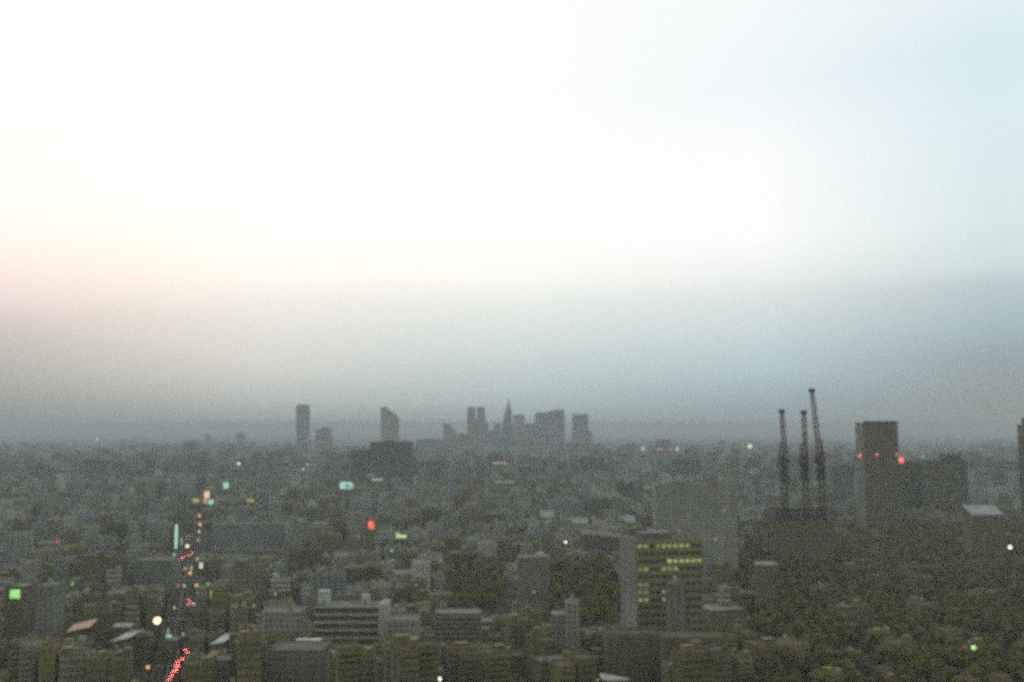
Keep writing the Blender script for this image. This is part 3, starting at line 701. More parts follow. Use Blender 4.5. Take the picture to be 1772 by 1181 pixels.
sign(339, 867, 12, 8, 1880, YL_, .28, 'dull yellow sign left of the cream sign', 'dim block under the dull yellow sign', 'roof')
sign(391, 841, 10, 11, 2100, CY_, .52, 'square mint rooftop sign above the broad slab block', 'dim block under the square mint rooftop sign', 'roof')
sign(433, 867, 12, 5, 1950, YL_, .28, 'flat dim yellow strip sign right of the mint rooftop sign', 'dim block behind the flat yellow strip sign')
SG = sign(599, 841, 22, 12, 2000, CY_, .55, 'wide pale cyan billboard below the black two-tier block', 'dark block under the wide cyan billboard', 'roof')
o = SG; m = MB(); wS = 22 / F * 2000; m.box(-wS * .12, wS * .36, -.12, -.04, 2.2, 9.5, (.12, .2, .18)); m.build('poster', glow((.3, .6, .5), .3), o)
sign(653, 831, 20, 4, 2150, CY_, .22, 'faint cyan strip sign right of the wide billboard', 'dim block behind the faint cyan strip sign')
sign(642, 909, 11, 16, 1180, RD_, .95, 'glowing red oval sign in the middle of the city', 'grey block carrying the red oval sign', oval=True)
sign(694, 929, 19, 6, 1200, (.7, .95, .42), .55, 'lime horizontal sign right of the red oval sign', 'grey block under the lime horizontal sign', 'roof')
sign(688, 924, 7, 4, 1199, (.6, .95, .7), .35, 'small mint sign atop the lime horizontal one', None)
sign(678, 954, 6, 4, 1080, (.25, .9, .5), .5, 'tiny emerald sign below the lime horizontal one', 'dim block behind the tiny emerald sign')
sign(366, 1030, 4.5, 16, 800, YL_, .45, 'upright yellow blade sign right of the boulevard', 'narrow block carrying the upright yellow sign')
sign(348, 980, 7, 11, 1040, (.75, .95, .7), .55, 'pale upright sign at the right kerb of the boulevard', 'narrow block behind the pale upright sign')
sign(342, 970, 6, 7, 1075, (.85, .9, .55), .4, 'small cream sign just above the pale upright one')
sign(292, 1102, 11, 6, 655, CY_, .45, 'mint sign at the left kerb below the globe lamp', 'low shop carrying the mint sign', 'roof')
sign(291, 1093, 4, 9, 655.6, CY_, .3, 'slim grey-mint sign above the mint kerb sign')
sign(865, 802, 26, 2.5, 3000, (1, .7, .6), .26, 'long faint pink roofline sign below the spired skyscraper', 'dim long block under the faint pink roofline', 'roof')
sign(873, 835, 34, 2.5, 2300, (.7, .9, .4), .15, 'long faint greenish lit strip below the pink roofline', 'dim long block with a greenish lit strip')
sign(1142, 778, 9, 2.6, 4200, PK_, .36, 'left pink light strip under the small horizon block', 'low horizon block under the left pink strip')
sign(1160, 778, 9, 2.6, 4200, PK_, .28, 'right pink light strip under the small horizon block', 'low horizon block under the right pink strip')
sign(1558, 797, 12, 10, 1640, (1, .22, .18), .85, 'bright red lit sign at the right edge of the dark tower')
sign(1597, 791, 5, 4, 1598, (.95, .6, .5), .3, 'dim peach light on the left end of the broad dark block', None, 'roof')

# ------------------------------------------------------------------ lamps
def lamp(px, py, rp, c, s, label, hgt=9.0, name='street_lamp', cat='street lamp', group=None, parent_clear=True):
    d = ray(px, py); k = (hgt - H) / d[2]; x, y = d[0] * k, d[1] * k; rr = rp / F * y
    root = empty(name, (x, y, 0)); tag(root, label, cat, group)
    m = MB(); m.cyl(0, .0, 0, hgt - rr, .14 + hgt * .006, (.1, .1, .1), 8, .09); m.cyl(0, 0, 0, .8, .3, (.1, .1, .1), 8, .2); m.build('pole', M_STEEL, root)
    m = MB(); N = 10; K = 6
    for i in range(K):
        t0, t1 = math.pi * i / K, math.pi * (i + 1) / K
        for j in range(N):
            p0, p1 = 2 * math.pi * j / N, 2 * math.pi * (j + 1) / N
            pt = lambda t, p: (rr * math.sin(t) * math.cos(p), rr * math.sin(t) * math.sin(p), hgt + rr * math.cos(t))
            q = [pt(t1, p0), pt(t1, p1), pt(t0, p1), pt(t0, p0)]
            if i == 0: q = q[:3]
            if i == K - 1: q = [q[0], q[2], q[3]]
            m.face(q, c)
    m.build('lamp_globe', glow(c, s), root)
    m = MB(); m.cyl(0, 0, hgt + rr * .93, hgt + rr * 1.12, rr * .5, (.08, .08, .08), 10, rr * .15); m.build('lamp_cap', M_STEEL, root)
    if parent_clear: clear(px - rp - 3, px + rp + 3, py + rp + 4, y - 1)
WH_ = (1, .95, .78); OR_ = (1, .62, .26)
lamp(272, 1075, 6.5, (1, .72, .40), 1.7, 'large glowing warm globe lamp left of the boulevard', 14, 'globe_lamp', 'lamp')
lamp(745, 1137, 2.6, (.95, .95, .45), 1.1, 'small yellow lamp low in the middle, above the whiter one')
lamp(761, 1176, 3.4, WH_, 1.1, 'small whitish lamp at the bottom edge, left of centre')
lamp(979, 939, 2.6, WH_, 1.1, 'tiny white lamp above the dark grove', 16)
lamp(1134, 1104, 2.8, (1, .5, .3), 1.0, 'tiny orange lamp at the foot of the lit-window office', 20)
lamp(1748, 948, 3.4, WH_, 1.3, 'white lamp near the right edge in the dark woodland', 18)
lamp(1685, 1122, 4.0, (.55, .85, .35), .9, 'green lamp in the dark woodland at the lower right', 18)
lamp(1131, 1168, 2.8, (.5, .85, .4), .6, 'small dim green lamp at the bottom, centre right', 12)
lamp(1498, 851, 2.6, (.8, .8, .5), .6, 'dim yellowish lamp at the foot of the dark flat-topped tower', 30)
lamp(256, 1156, 3.2, OR_, .7, 'dim orange lamp left of the boulevard near the bottom', 8)
lamp(100, 938, 2.6, RD_, .45, 'dim red lamp among the left rooftops', 20)
lamp(413, 803, 2.8, WH_, .8, 'white floodlight mast above the square mint sign', 34, 'floodlight_mast', 'floodlight')
lamp(1298, 773, 3.0, (1, .92, .6), 1.3, 'bright cream floodlight on the horizon left of the cranes', 45, 'floodlight_mast', 'floodlight')
lamp(1113, 777, 2.4, (.8, 1, .95), .7, 'white floodlight on the horizon left of the pink strips', 45, 'floodlight_mast', 'floodlight')
lamp(1172, 778, 2.4, (.8, 1, .95), .7, 'white floodlight on the horizon right of the pink strips', 45, 'floodlight_mast', 'floodlight')
lamp(168, 761, 1.8, WH_, .7, 'faint white floodlight on the left horizon', 60, 'floodlight_mast', 'floodlight')
lamp(533, 805, 2.2, PK_, .5, 'faint pinkish lamp below the lone slim skyscraper', 30, 'floodlight_mast', 'floodlight')
lamp(525, 813, 2.2, WH_, .35, 'faint pale lamp left of the pinkish one', 30, 'floodlight_mast', 'floodlight')
lamp(476, 1029, 2.0, (.9, .85, .5), .4, 'tiny dim yellow lamp above the low pale building', 14)
lamp(345, 893, 2.6, OR_, .7, 'upper one of three amber lamps up the boulevard', 12)
lamp(346, 908, 2.6, OR_, .85, 'middle one of three amber lamps up the boulevard', 12)
lamp(345, 921, 2.4, (1, .8, .5), .55, 'lower one of three amber lamps up the boulevard', 12)
lamp(324, 946, 3.4, (1, .85, .55), .8, 'cream lamp by the pink lights on the boulevard', 12)
lamp(329, 993, 2.8, (1, .55, .3), .7, 'orange lamp on the boulevard below the red car lights', 8)
lamp(340, 1014, 2.8, (1, .6, .25), .65, 'amber lamp at the right kerb of the boulevard', 8)
lamp(326, 1047, 3.0, (1, .35, .3), .4, 'dim pinkish red lamp in the middle of the boulevard', 8)
lamp(302, 1053, 2.6, (.7, .8, .45), .35, 'dim greenish lamp at the left kerb of the boulevard', 8)
lamp(342, 1080, 2.0, (1, .6, .4), .4, 'faint orange lamp low on the right kerb', 8)
lamp(308, 986, 2.6, RD_, .5, 'dim red lamp left on the boulevard, below the slanting tail lights', 8)
lamp(321, 985, 2.6, (1, .4, .3), .45, 'dim salmon lamp in mid boulevard, below the slanting tail lights', 8)
lamp(309, 1015, 2.4, RD_, .45, 'dim red lamp at the left kerb halfway down the boulevard', 8)
lamp(360, 1011, 2.2, (.4, .9, .3), .4, 'tiny green lamp just above the upright yellow sign', 12)
lamp(319, 1015, 2.6, (.6, .75, 1), .35, 'faint bluish lamp in mid boulevard', 8)
lamp(302, 961, 2.4, (.4, .9, .4), .4, 'tiny green lamp below the tall cyan blade sign', 10)
lamp(343, 935, 2.6, (1, .5, .3), .4, 'dim brownish red lamp below the three amber lamps', 10)
lamp(336, 1047, 2.4, (.9, .85, .7), .4, 'faint pale lamp right of the pinkish boulevard lamp', 8)
lamp(317, 1099, 2.2, (1, .75, .5), .4, 'faint peach lamp above the red car queue', 8)
sign(331, 984, 4, 9, 1030, YL_, .38, 'small upright lime-yellow sign beside the salmon boulevard lamp')
sign(314, 938, 3.5, 14, 1246, (.6, .9, .6), .26, 'thin faint green strip right of the tall cyan blade sign')

# ------------------------------------------------------------------ cars
def make_car(tint):
    root = empty('car', (0, 0, 0))
    m = MB(); prof = [(-2.1, .35), (-2.15, .85), (-1.9, 1.0), (-1.35, 1.02), (1.0, 1.0), (1.95, .85), (2.15, .6), (2.1, .35)]; hw = .85
    L = [(-hw, y, z) for y, z in prof]; Rr = [(hw, y, z) for y, z in prof]; n = len(prof)
    m.face(L, tint); m.face(Rr[::-1], tint)
    for i in range(n): j = (i + 1) % n; m.face([L[i], Rr[i], Rr[j], L[j]][::-1], tint)
    m.build('body', M_TRIM, root)
    cab = [(-1.75, 1.02), (-1.15, 1.46), (.35, 1.46), (1.05, 1.01)]; m = MB()
    L = [(-.72, y, z) for y, z in cab]; Rr = [(.72, y, z) for y, z in cab]
    m.face(L, (.03, .03, .03)); m.face(Rr[::-1], (.03, .03, .03))
    for i in range(3): m.face([L[i], Rr[i], Rr[i + 1], L[i + 1]][::-1], (.03, .03, .03) if i != 1 else tint)
    m.build('cabin', M_TRIM, root)
    for sx in (-1, 1):
        for y in (-1.3, 1.3):
            m = MB(); N = 12
            P = [(y + .32 * math.cos(2 * math.pi * i / N), .32 + .32 * math.sin(2 * math.pi * i / N)) for i in range(N)]
            x0, x1 = sorted((sx * .68, sx * .88)); m.face([(x0, a, b) for a, b in P], (.02, .02, .02)); m.face([(x1, a, b) for a, b in P][::-1], (.05, .05, .05))
            for i in range(N): j = (i + 1) % N; m.face([(x0, *P[i]), (x1, *P[i]), (x1, *P[j]), (x0, *P[j])], (.02, .02, .02))
            m.build('wheel', M_TRIM, root)
        x0, x1 = sorted((sx * .35, sx * .86))
        m = MB(); m.box(x0, x1, -2.26, -2.13, .6, .98, (.4, .05, .05)); m.build('taillight', glow((1, .14, .12), 9), root)
        x0, x1 = sorted((sx * .45, sx * .8))
        m = MB(); m.box(x0, x1, 2.08, 2.2, .55, .78, (.8, .8, .7)); m.build('headlight', glow((1, .9, .7), 9), root)
    return root
cars = [make_car(t) for t in ((.35, .35, .35), (.05, .05, .06), (.5, .5, .48))]
usedcar = [False] * 3; ncar = 0
def place_car(px, py, away, label, group):
    global ncar
    k = ncar % 3; g = ground(px, py); o = cars[k] if not usedcar[k] else copy_tree(cars[k]); usedcar[k] = True; ncar += 1
    o.location = (g.x, g.y, .06); o.rotation_euler = (0, 0, RZ + (0 if away else math.pi)); tag(o, label, 'car', group)
    clear(px - 5, px + 5, py + 5, g.y - 4)
Q1 = [(318, 1126), (322, 1127), (324, 1132), (314, 1136), (316, 1142), (309, 1154), (305, 1163), (310, 1139), (313, 1143), (307, 1147), (305, 1152), (304, 1158), (301, 1163), (299, 1167), (296, 1173), (292, 1179)]
Q1.sort(key=lambda q: q[1])
for i, (x, y) in enumerate(Q1):
    place_car(x, y, True, ['first', 'second', 'third', 'fourth', 'fifth', 'sixth', 'seventh', 'eighth', 'ninth', 'tenth', 'eleventh', 'twelfth', 'thirteenth', 'fourteenth', 'fifteenth', 'sixteenth'][i] + ' car from the far end of the red-lit queue at the boulevard bottom', 'cars queueing with red tail lights')
Q2 = [(334, 958), (331, 961), (326, 963), (322, 965), (317, 967), (312, 969), (309, 971), (308, 976)]
for i, (x, y) in enumerate(Q2):
    place_car(x, y, True, ['first', 'second', 'third', 'fourth', 'fifth', 'sixth', 'seventh', 'eighth'][i] + ' car from the right in the slanting red-lit row up the boulevard', 'cars in the slanting row of tail lights')
for (x, y, aw, lab) in ((327, 929, True, 'car with pink tail lights right of the cyan blade sign'), (325, 934, True, 'nearer car with pink tail lights right of the cyan blade sign'), (305, 998, True, 'car with dim red lights left on the boulevard'),
        (304, 1016, True, 'lone car with dim red lights below the slanting red row'), (327, 1040, True, 'car with red lights in mid boulevard'), (329, 1045, True, 'second car with red lights in mid boulevard'),
        (342, 940, False, 'oncoming car with pale headlights right of the cyan blade sign'), (340, 1060, False, 'oncoming car with pale headlights in mid boulevard'), (334, 1108, False, 'oncoming car with pale headlights near the boulevard bottom')):
    place_car(x, y, aw, lab, 'cars on the lit boulevard')

# ------------------------------------------------------------------ trees
def tree_meshes(seed, nclump=150, size=1.15, h=12.0, rad=4.6):
    r = random.Random(seed); lobes = []
    for k in range(9):
        a = r.uniform(0, 6.28); q = r.uniform(.1, .62) * rad
        lobes.append((q * math.cos(a), q * math.sin(a), h * r.uniform(.45, .86), rad * r.uniform(.34, .56)))
    m = MB()
    for i in range(nclump):
        lx, ly, lz, lr = r.choice(lobes)
        d = Vector((r.gauss(0, 1), r.gauss(0, 1), r.gauss(0, 1))).normalized() * lr * r.uniform(.55, 1.05)
        c = Vector((lx, ly, lz)) + Vector((d.x, d.y, d.z * .8))
        n = (d.normalized() + Vector((r.uniform(-.7, .7), r.uniform(-.7, .7), r.uniform(-.3, .7)))).normalized()
        X = n.orthogonal().normalized(); Y = n.cross(X); s = size * r.uniform(.6, 1.35); ph = r.uniform(0, 6.28)
        m.face([c + (X * math.cos(ph + t) + Y * math.sin(ph + t)) * s * r.uniform(.6, 1.1) for t in (0, 1.3, 2.5, 3.9, 5.1)], (.1, .1, .05))
    t = MB(); t.cyl(0, 0, 0, h * .35, .42, (.06, .05, .035), 7, .28)
    for lx, ly, lz, lr in lobes[:5]: t.bar((0, 0, h * .3), (lx * .9, ly * .9, lz), .14, (.06, .05, .035), 5)
    return m, t
TV = []
for s in range(4):
    m, t = tree_meshes(s + 11, 170, 1.2, 11 + s, 4.4 + .3 * s)
    TV.append((m.mesh('crown', M_LEAF), t.mesh('trunk', M_BARK)))
def tree(x, y, sc_, rz, v, label, group):
    root = empty('broadleaf_tree', (x, y, 0), rz); root.scale = (sc_, sc_, sc_ * rng.uniform(.9, 1.15)); tag(root, label, 'tree', group)
    for nm, me in (('crown', TV[v][0]), ('trunk', TV[v][1])):
        o = bpy.data.objects.new(nm, me); col.objects.link(o); o.parent = root
def pxof(x, y, z=0): return proj(x, y, z)
GROVES = [(957, 1066, 770, 1060, 'dark leafy tree in the grove left of the lit-window office', 'trees in the dark grove by the office'),
          (786, 868, 820, 1080, 'dark leafy tree in the grove in the centre, above the grey apartment row', 'trees in the dark central grove')]
def in_grove(x, y, mrg=6):
    for a, b, d0, d1, *_ in GROVES:
        px = CX + F * x / y
        k = mrg / y * F
        if a - k < px < b + k and d0 - mrg < y < d1 + mrg: return True
    return False
def in_wood(x, y):
    px = CX + F * x / y; n = 16 * math.sin(y * .011) + 10 * math.sin(y * .043 + 1)
    lim = 1262 + n
    return px > lim and 420 < y < 1560 - 60 * math.sin(px * .02)
ntree = 0
for a, b, d0, d1, lab, grp in GROVES:
    y = d0
    while y < d1:
        x = (a - CX) / F * y; xe = (b - CX) / F * y
        while x < xe:
            tree(x + rng.uniform(-3, 3), y + rng.uniform(-3.5, 3.5), rng.uniform(.9, 1.35), rng.uniform(0, 6.28), rng.randrange(4), lab, grp); x += 10.5
        y += 12.5
    clear(a, b, pxof((a - CX) / F * d0, d0, 3)[1], d0)
# street trees on the boulevard pavement
for i in range(44):
    for s in (-1, 1):
        if rng.random() < .25: continue
        p = road(-60 + i * 15 + rng.uniform(-3, 3), s * 10); px, py = pxof(p[0], p[1])
        if not (-10 < px < 1780 and py < 1200): continue
        if any(p[1] < D and a - 4 < px < b + 4 and py - 9 / p[1] * F < yb for a, b, yb, D in CLEAR): continue
        tree(p[0], p[1], rng.uniform(.42, .6), rng.uniform(0, 6.28), rng.randrange(4), 'small street tree on the %s pavement of the lit boulevard' % ('left' if s < 0 else 'right'), 'street trees on the %s pavement' % ('left' if s < 0 else 'right'))

# ------------------------------------------------------------------ the city: lots between the streets
def corners(x, y, w, d, yaw):
    c, s = math.cos(yaw), math.sin(yaw)
    return [(x + c * a - s * b, y + s * a + c * b) for a, b in ((-w/2, -d/2), (w/2, -d/2), (w/2, d/2), (-w/2, d/2))]
def overlap(A, B):
    for P, Q in ((A, B), (B, A)):
        for i in range(4):
            ex, ey = P[(i + 1) % 4][0] - P[i][0], P[(i + 1) % 4][1] - P[i][1]; nx, ny = -ey, ex
            pa = [nx * p[0] + ny * p[1] for p in P]; qa = [nx * p[0] + ny * p[1] for p in Q]
            if max(pa) <= min(qa) or max(qa) <= min(pa): return False
    return True
OCCR = [corners(*o[:2], o[2] + 3, o[3] + 3, o[4]) for o in OCC if len(o) == 5]
OCCB = [(min(p[0] for p in q), max(p[0] for p in q), min(p[1] for p in q), max(p[1] for p in q), q) for q in OCCR]
def hits_hero(q):
    x0, x1, y0, y1 = min(p[0] for p in q), max(p[0] for p in q), min(p[1] for p in q), max(p[1] for p in q)
    for a, b, c, d, Q in OCCB:
        if a < x1 and b > x0 and c < y1 and d > y0 and overlap(q, Q): return True
    return False
def cap_height(q, h, rise=None):
    """keep the named things in view: lower whatever stands in front of them"""
    pts = [(CX + F * x / (y if y > 1 else 1), y) for x, y in q]; a, b = min(p[0] for p in pts), max(p[0] for p in pts); yn = min(p[1] for p in pts); yf = max(p[1] for p in pts)
    for c0, c1, yb, D in CLEAR:
        if yn < D and a < c1 and b > c0:
            hc = H - (yb + 1.5 - EYE) / F * yf; h = min(h, hc)
            if yb > 1060 and D - yn < 130 and yn > 425 and rise is not None: rise.append(hc)
    if rise and rng.random() < .8: h = max(h, min(rise) * rng.uniform(.86, 1.0))
    return h
LOTS = []
def split(a0, a1, b0, b1, depth=0):
    wa, wb = a1 - a0, b1 - b0; mx = max(wa, wb)
    if mx > 38 or (mx > 19 and rng.random() < .8):
        f = rng.uniform(.36, .64)
        if wa > wb: split(a0, a0 + wa * f, b0, b1, depth + 1); split(a0 + wa * f, a1, b0, b1, depth + 1)
        else: split(a0, a1, b0, b0 + wb * f, depth + 1); split(a0, a1, b0 + wb * f, b1, depth + 1)
    else: LOTS.append((a0, a1, b0, b1))
for ka in range(-6, 34):
    for s in (-1, 1):
        for kb in range(0, 20):
            b0 = 11.5 + kb * BLK + (3.5 if kb else .3); b1 = 11.5 + (kb + 1) * BLK - 3.5
            a0 = ka * BLK + 4; a1 = (ka + 1) * BLK - 4
            bb = sorted((s * b0, s * b1)); c = road((a0 + a1) / 2, sum(bb) / 2)
            if c[1] < 380 or c[1] > 2750: continue
            px = CX + F * c[0] / c[1]
            if not -140 < px < 1912: continue
            split(a0, a1, bb[0], bb[1])
FILL = []
for a0, a1, b0, b1 in LOTS:
    r = random.Random(int(a0 * 31 + b0 * 17))
    mg = r.uniform(.8, 2.0); w, d = b1 - b0 - 2 * mg, a1 - a0 - 2 * mg
    if w < 5 or d < 5: continue
    c = road((a0 + a1) / 2, (b0 + b1) / 2); yaw = RZ
    if not c[1] > 425: continue
    q = corners(c[0], c[1], w, d, yaw)
    wood = in_wood(*c)
    if in_grove(*c) or hits_hero(q): continue
    if wood and r.random() < .86: continue
    if r.random() < .05: continue
    area_ = w * d; u = r.random(); front = abs(b0 + b1) / 2 < 60
    if area_ < 170: h = r.uniform(6, 11) if u < .75 else r.uniform(11, 22)
    else: h = r.uniform(8, 15) if u < .45 else r.uniform(14, 27) if u < .85 else r.uniform(27, 42) if u < .985 else r.uniform(42, 62)
    if front: h = max(h, r.uniform(14, 36))
    if c[1] < 560: h = min(h, r.uniform(10, 26))
    h = cap_height(q, h, [])
    if h < 4: continue
    # nothing pokes up over the skyline
    h = min(h, H - 24 / F * c[1] if c[1] < 2600 else 60)
    kind = 'office' if (r.random() < .5 and area_ > 200) or front else 'apartment'
    tn = r.choices(TN, TW)[0]
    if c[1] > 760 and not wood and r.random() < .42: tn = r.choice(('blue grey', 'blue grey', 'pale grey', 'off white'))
    if wood: tn = r.choice(('brown', 'olive grey')); h = min(h, 15)
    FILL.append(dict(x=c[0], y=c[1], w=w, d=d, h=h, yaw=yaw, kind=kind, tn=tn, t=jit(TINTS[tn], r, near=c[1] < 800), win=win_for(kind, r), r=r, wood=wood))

# what the photograph would show of each: one ray per picture element
V = []; Fc = []; own = []
for i, f in enumerate(FILL):
    q = corners(f['x'], f['y'], f['w'], f['d'], f['yaw']); b = len(V)
    V += [(x, y, 0) for x, y in q] + [(x, y, f['h']) for x, y in q]
    for k in range(4): Fc.append((b + k, b + (k + 1) % 4, b + 4 + (k + 1) % 4, b + 4 + k)); own.append(i)
    Fc.append((b + 4, b + 5, b + 6, b + 7)); own.append(i)
for (x, y, w, d, h, yaw) in VIS:
    q = corners(x, y, w, d, yaw); b = len(V); V += [(a, c, 0) for a, c in q] + [(a, c, h) for a, c in q]
    for k in range(4): Fc.append((b + k, b + (k + 1) % 4, b + 4 + (k + 1) % 4, b + 4 + k)); own.append(-1)
    Fc.append((b + 4, b + 5, b + 6, b + 7)); own.append(-1)
bvh = BVHTree.FromPolygons(V, Fc)
seen = {}
O = Vector((0, 0, H)); ST = 1.73 * 1.5
ny = int((1181 - 770) / ST); nx = int(1772 / ST)
for j in range(ny):
    py = 770 + (j + .5) * ST
    for i in range(nx):
        px = (i + .5) * ST
        loc, no, fi, di = bvh.ray_cast(O, Vector(ray(px, py)).normalized(), 4000)
        if fi is not None and own[fi] >= 0:
            s = seen.setdefault(own[fi], [0, 0, 0]); s[0] += 1; s[1] += px; s[2] += py
order = sorted(seen, key=lambda k: -seen[k][0])
IND = []; cnt = {'office': 0, 'apartment': 0}
for k in order:
    kd = FILL[k]['kind']
    if cnt[kd] < 300 and seen[k][0] >= 7: cnt[kd] += 1; IND.append(k)
INDS = set(IND)

# names by what they stand next to
LM = [('the square green sign', 26, 1029), ('the glowing globe lamp', 272, 1075), ('the boulevard car queue', 308, 1150), ('the slanting tail lights', 320, 964), ('the tall cyan blade sign', 305, 931),
      ('the broad pale slab block', 430, 930), ('the striped low building', 605, 1072), ('the white flat roof', 530, 1113), ('the red oval sign', 642, 909), ('the lime sign', 694, 929),
      ('the wide cyan billboard', 599, 841), ('the mint rooftop sign', 391, 841), ('the black two-tier block', 660, 800), ('the office with lit windows', 1150, 1010), ('the dark grove by the office', 1010, 1010),
      ('the dark central grove', 828, 1010), ('the large faint slab', 1205, 880), ('the steel frame with cranes', 1390, 850), ('the dark flat-topped tower', 1516, 800), ('the long pale roof', 1708, 885),
      ('the white lamp at the right', 1748, 948), ('the green woodland lamp', 1685, 1122), ('the grey apartment row', 790, 1080), ('the bottom edge lamps', 752, 1158), ('the pale sloping roof', 1065, 1172),
      ('the peach-lit roof', 135, 1090), ('the yellow blade sign', 366, 1030), ('the pink roofline', 865, 802), ('the curved hall roof', 1050, 930), ('the dim red lamp', 100, 938), ('the narrow pale apartment house', 991, 1075), ('the tiny white lamp', 979, 939)]
used = {}
def where(px, py, lm):
    dx, dy = px - lm[1], py - lm[2]; d = math.hypot(dx, dy)
    pre = 'just ' if d < 38 else '' if d < 95 else 'well '
    if abs(dx) > 2.2 * abs(dy): rel = 'left of' if dx < 0 else 'right of'
    elif abs(dy) > 2.2 * abs(dx): rel = 'behind' if dy < 0 else 'in front of'
    else: rel = ('behind' if dy < 0 else 'in front') + (' and left of' if dx < 0 else ' and right of')
    return '%s%s %s' % (pre, rel, lm[0])
def label_for(f, px, py, feats):
    size = 'low' if f['h'] < 11 else 'tall' if f['h'] > 27 else 'mid-height'
    wd = 'narrow ' if f['w'] < 13 else 'broad ' if f['w'] > 28 else ''
    nm = 'office block' if f['kind'] == 'office' else 'apartment block'
    lms = sorted(LM, key=lambda l: math.hypot(px - l[1], py - l[2]))[:6]
    ft = (' with ' + feats) if feats else ''
    for lm in lms:
        for s in ('%s %s %s %s' % (size, f['tn'], nm, where(px, py, lm)), '%s%s %s %s%s %s' % (wd, size, f['tn'], nm, ft, where(px, py, lm))):
            if s not in used and len(s.split()) <= 16: used[s] = 1; return s
    for l1 in lms:
        for l2 in lms:
            if l1 is l2: continue
            s = '%s %s %s, %s' % (size, f['tn'], nm, where(px, py, l1)) + ' and ' + where(px, py, l2).split(' the ')[0].replace(' of', '') + ' of the ' + l2[0][4:]
            if s not in used and len(s.split()) <= 16: used[s] = 1; return s
    return '%s %s %s %s' % (size, f['tn'], nm, where(px, py, lms[0]))
labels = {}
for k in IND:
    f = FILL[k]; n, sx, sy = seen[k]; px, py = sx / n, sy / n; r = f['r']
    root = empty('office_building' if f['kind'] == 'office' else 'apartment_building', (0, 0, 0), f['yaw'])
    off = Matrix.Rotation(f['yaw'], 3, 'Z') @ Vector((0, -f['d'] / 2, 0)); root.location = (f['x'] + off.x, f['y'] + off.y, 0)
    w, d, h, t = f['w'], f['d'], f['h'], f['t']
    rt = jit(r.choice(((.095, .09, .05), (.11, .11, .075), (.08, .078, .045), (.10, .105, .07), (.17, .19, .20), (.09, .095, .05))), r)
    if f['y'] < 800: rt = jit((.088, .081, .034) if r.random() < .86 else (.17, .18, .18), r, near=False)
    if f['wood']: rt = (.085, .077, .032)
    flat_roofed(root, w, d, h, t, f['win'], rt)
    zr = h - .9; feats = []
    fx = lambda: r.uniform(-w / 2 + 2.2, w / 2 - 2.2)
    if w > 8 and d > 8:
        slots = [(-w / 4, d * .3), (w / 4, d * .3), (-w / 4, d * .7), (w / 4, d * .7)]; r.shuffle(slots)
        if r.random() < .75:
            s = slots.pop(); big = r.random() < .3; hut(root, s[0], s[1], zr, min(w * .35, r.uniform(3.5, 9)), min(d * .34, r.uniform(3.5, 7)), r.uniform(2.6, 4.4), jit(t, r, .3)); feats.append('roof hut')
        if r.random() < .5 and min(w, d) > 10: s = slots.pop(); tank(root, s[0], s[1], zr, r.uniform(1.1, 1.7), r.uniform(1.8, 2.6)); feats.append('water tank')
        if r.random() < .55 and f['kind'] == 'office' and w > 12 and d > 9: s = slots.pop(); cooler(root, s[0], s[1], zr); feats.append('roof cooling unit')
        if r.random() < .3: s = slots.pop(); antenna(root, s[0], s[1], zr, r.uniform(4, 8)); feats.append('antenna')
    if f['kind'] == 'apartment' and n > 22 and h > 8:
        for q in range(min(14, int(h / 2.95))): balcony(root, w - .6, h - 2.95 * (q + 1) + .15, tuple(c * 1.12 for c in t))
    lab = label_for(f, px, py, ' and '.join(feats[:1])); labels.setdefault(lab, []).append(root)
    tag(root, lab, 'office building' if f['kind'] == 'office' else 'apartment building')
for lab, os_ in labels.items():
    if len(os_) > 1:
        for o in os_: o['group'] = 'blocks alike ' + lab.split(' ', 1)[1]

# the remaining roofs of the same streets, and the woodland: masses nobody could count
m = MB()
for k, f in enumerate(FILL):
    if k in INDS: continue
    r = f['r']; q = corners(f['x'], f['y'], f['w'], f['d'], f['yaw']); h = f['h']
    rt = jit(r.choice(((.095, .09, .05), (.11, .11, .075), (.08, .078, .045), (.10, .105, .07), (.17, .19, .20))), r)
    m.sides(q, 0, h, f['t'], f['win'], u0=r.uniform(0, 9))
    if h < 9 and f['w'] < 20:                      # hipped or gabled roof
        c0 = ((q[0][0] + q[3][0]) / 2, (q[0][1] + q[3][1]) / 2); c1 = ((q[1][0] + q[2][0]) / 2, (q[1][1] + q[2][1]) / 2); z = h + f['d'] * .22
        m.face([(*q[0], h), (*q[1], h), (*c1, z), (*c0, z)], rt); m.face([(*q[2], h), (*q[3], h), (*c0, z), (*c1, z)], rt)
        m.face([(*q[1], h), (*q[2], h), (*c1, z)], f['t']); m.face([(*q[3], h), (*q[0], h), (*c0, z)], f['t'])
    else:
        m.top(q, h, rt)
        qh = corners(f['x'], f['y'], f['w'] * .3, f['d'] * .3, f['yaw']); m.sides(qh, h, h + 3, f['t']); m.top(qh, h + 3, rt)
tag(m.build('crowded_city_blocks', M_FAC), 'crowded dim mass of small roofs and blocks between the nearer buildings', 'city blocks', kind='stuff')

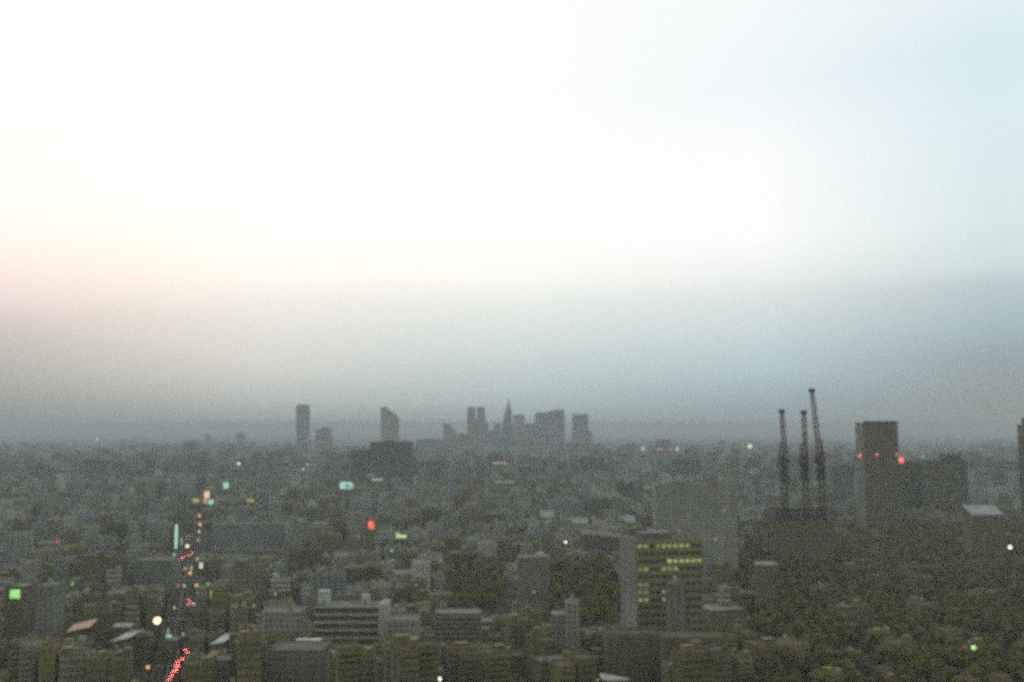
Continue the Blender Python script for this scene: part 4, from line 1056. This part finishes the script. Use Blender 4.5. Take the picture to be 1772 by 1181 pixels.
m = MB(); r = random.Random(5)
skyline = lambda px: 768 + 4 * math.sin(px * .013) + 3 * math.sin(px * .041 + 2)
for i in range(9000):
    D = 2650 * (14000 / 2650) ** (r.random() ** 1.15); px = r.uniform(-60, 1832); x = (px - CX) / F * D
    w = r.uniform(14, 55); d = r.uniform(12, 30); yaw = r.choice((RZ, 0, -.4, .5)) 
    h = r.uniform(8, 26) if r.random() < .8 else r.uniform(26, 70)
    h = min(h, max(7, H - (skyline(px) + r.uniform(-7, 6) - EYE) / F * D))
    q = corners(x, D, w, d, yaw)
    if D < 2750 and hits_hero(q): continue
    if hits_hero(q): continue
    h = min(h, cap_height(q, h)); 
    if h < 4: continue
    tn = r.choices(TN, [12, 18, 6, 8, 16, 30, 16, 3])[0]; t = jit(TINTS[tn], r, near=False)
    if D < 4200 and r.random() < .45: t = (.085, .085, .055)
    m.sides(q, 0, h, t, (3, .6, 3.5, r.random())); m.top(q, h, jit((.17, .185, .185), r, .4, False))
    if r.random() < .4:
        qh = corners(x, D, w * .35, d * .4, yaw); m.sides(qh, h, h + 3.2, t); m.top(qh, h + 3.2, t)
tag(m.build('distant_city', M_FAC), 'hazy distant city of countless low blocks reaching to the horizon', 'distant city', kind='stuff')

# woodland on the right: merged crowns and trunks
vs, fs, base = [], [], 0
protos = []
for s in range(5):
    mm, tt = tree_meshes(40 + s, 110, 1.75, 12, 5.2)
    v = np.array(mm.v + tt.v, dtype=np.float32); fl = [np.array(f) for f in mm.f] + [np.array(f) + len(mm.v) for f in tt.f]
    protos.append((v, fl, len(mm.f)))
r = random.Random(9); FB = {}
fill_q = [(f['x'], f['y'], math.hypot(f['w'], f['d']) / 2 + 3) for f in FILL if f['wood']]
mats = []; y = 432.0
while y < 1560:
    x = (1225 - CX) / F * y; xe = (1900 - CX) / F * y
    while x < xe:
        X, Y = x + r.uniform(-3, 3), y + r.uniform(-3, 3); x += 10.5 + y * .002
        if not in_wood(X, Y) or hits_hero(corners(X, Y, 6, 6, 0)) or any((X - a) ** 2 + (Y - b) ** 2 < c * c for a, b, c in fill_q): continue
        hmax = cap_height(corners(X, Y, 9, 9, 0), 40)
        if hmax < 5: continue
        v, fl, nc = protos[r.randrange(5)]; k = min(r.uniform(.75, 1.45), hmax / 12.5); a = r.uniform(0, 6.28); c, s = math.cos(a) * k, math.sin(a) * k
        p = np.empty_like(v); p[:, 0] = v[:, 0] * c - v[:, 1] * s + X; p[:, 1] = v[:, 0] * s + v[:, 1] * c + Y; p[:, 2] = v[:, 2] * k
        vs.append(p); fs.extend([tuple((f + base).tolist()) for f in fl]); mats.extend([0] * nc + [1] * (len(fl) - nc)); base += len(v)
    y += 10.5 + y * .002
me = bpy.data.meshes.new('woodland'); me.from_pydata(np.concatenate(vs).tolist(), [], fs)
me.materials.append(M_LEAF); me.materials.append(M_BARK); me.polygons.foreach_set('material_index', np.array(mats, dtype=np.int32)); me.update()
o = bpy.data.objects.new('woodland', me); col.objects.link(o); tag(o, 'dark dusky woodland of merging crowns filling the lower right', 'woodland', kind='stuff')
print('individual buildings', cnt, 'fill', len(FILL), 'dup labels', sum(len(v) for v in labels.values() if len(v) > 1), 'objects', len(bpy.data.objects))

# ------------------------------------------------------------------ camera
cd = bpy.data.cameras.new('camera'); cam = bpy.data.objects.new('camera', cd); col.objects.link(cam); sc.camera = cam
cam.location = (0, 0, H); cam.rotation_euler = (math.pi / 2 + PITCH, 0, 0)
cd.sensor_width = 36; cd.lens = 35; cd.clip_start = 1; cd.clip_end = 120000
cd.dof.use_dof = True; cd.dof.aperture_fstop = 2.8; cd.dof.focus_distance = 3.4
sc.view_settings.view_transform = 'Standard'; sc.view_settings.look = 'None'; sc.view_settings.exposure = 0; sc.view_settings.gamma = 1
c = sc.cycles
c.max_bounces = 5; c.diffuse_bounces = 3; c.glossy_bounces = 2; c.transmission_bounces = 2; c.volume_bounces = 1
c.sample_clamp_indirect = 2.0; c.use_denoising = False; c.use_adaptive_sampling = True; c.adaptive_threshold = .16; c.adaptive_min_samples = 20
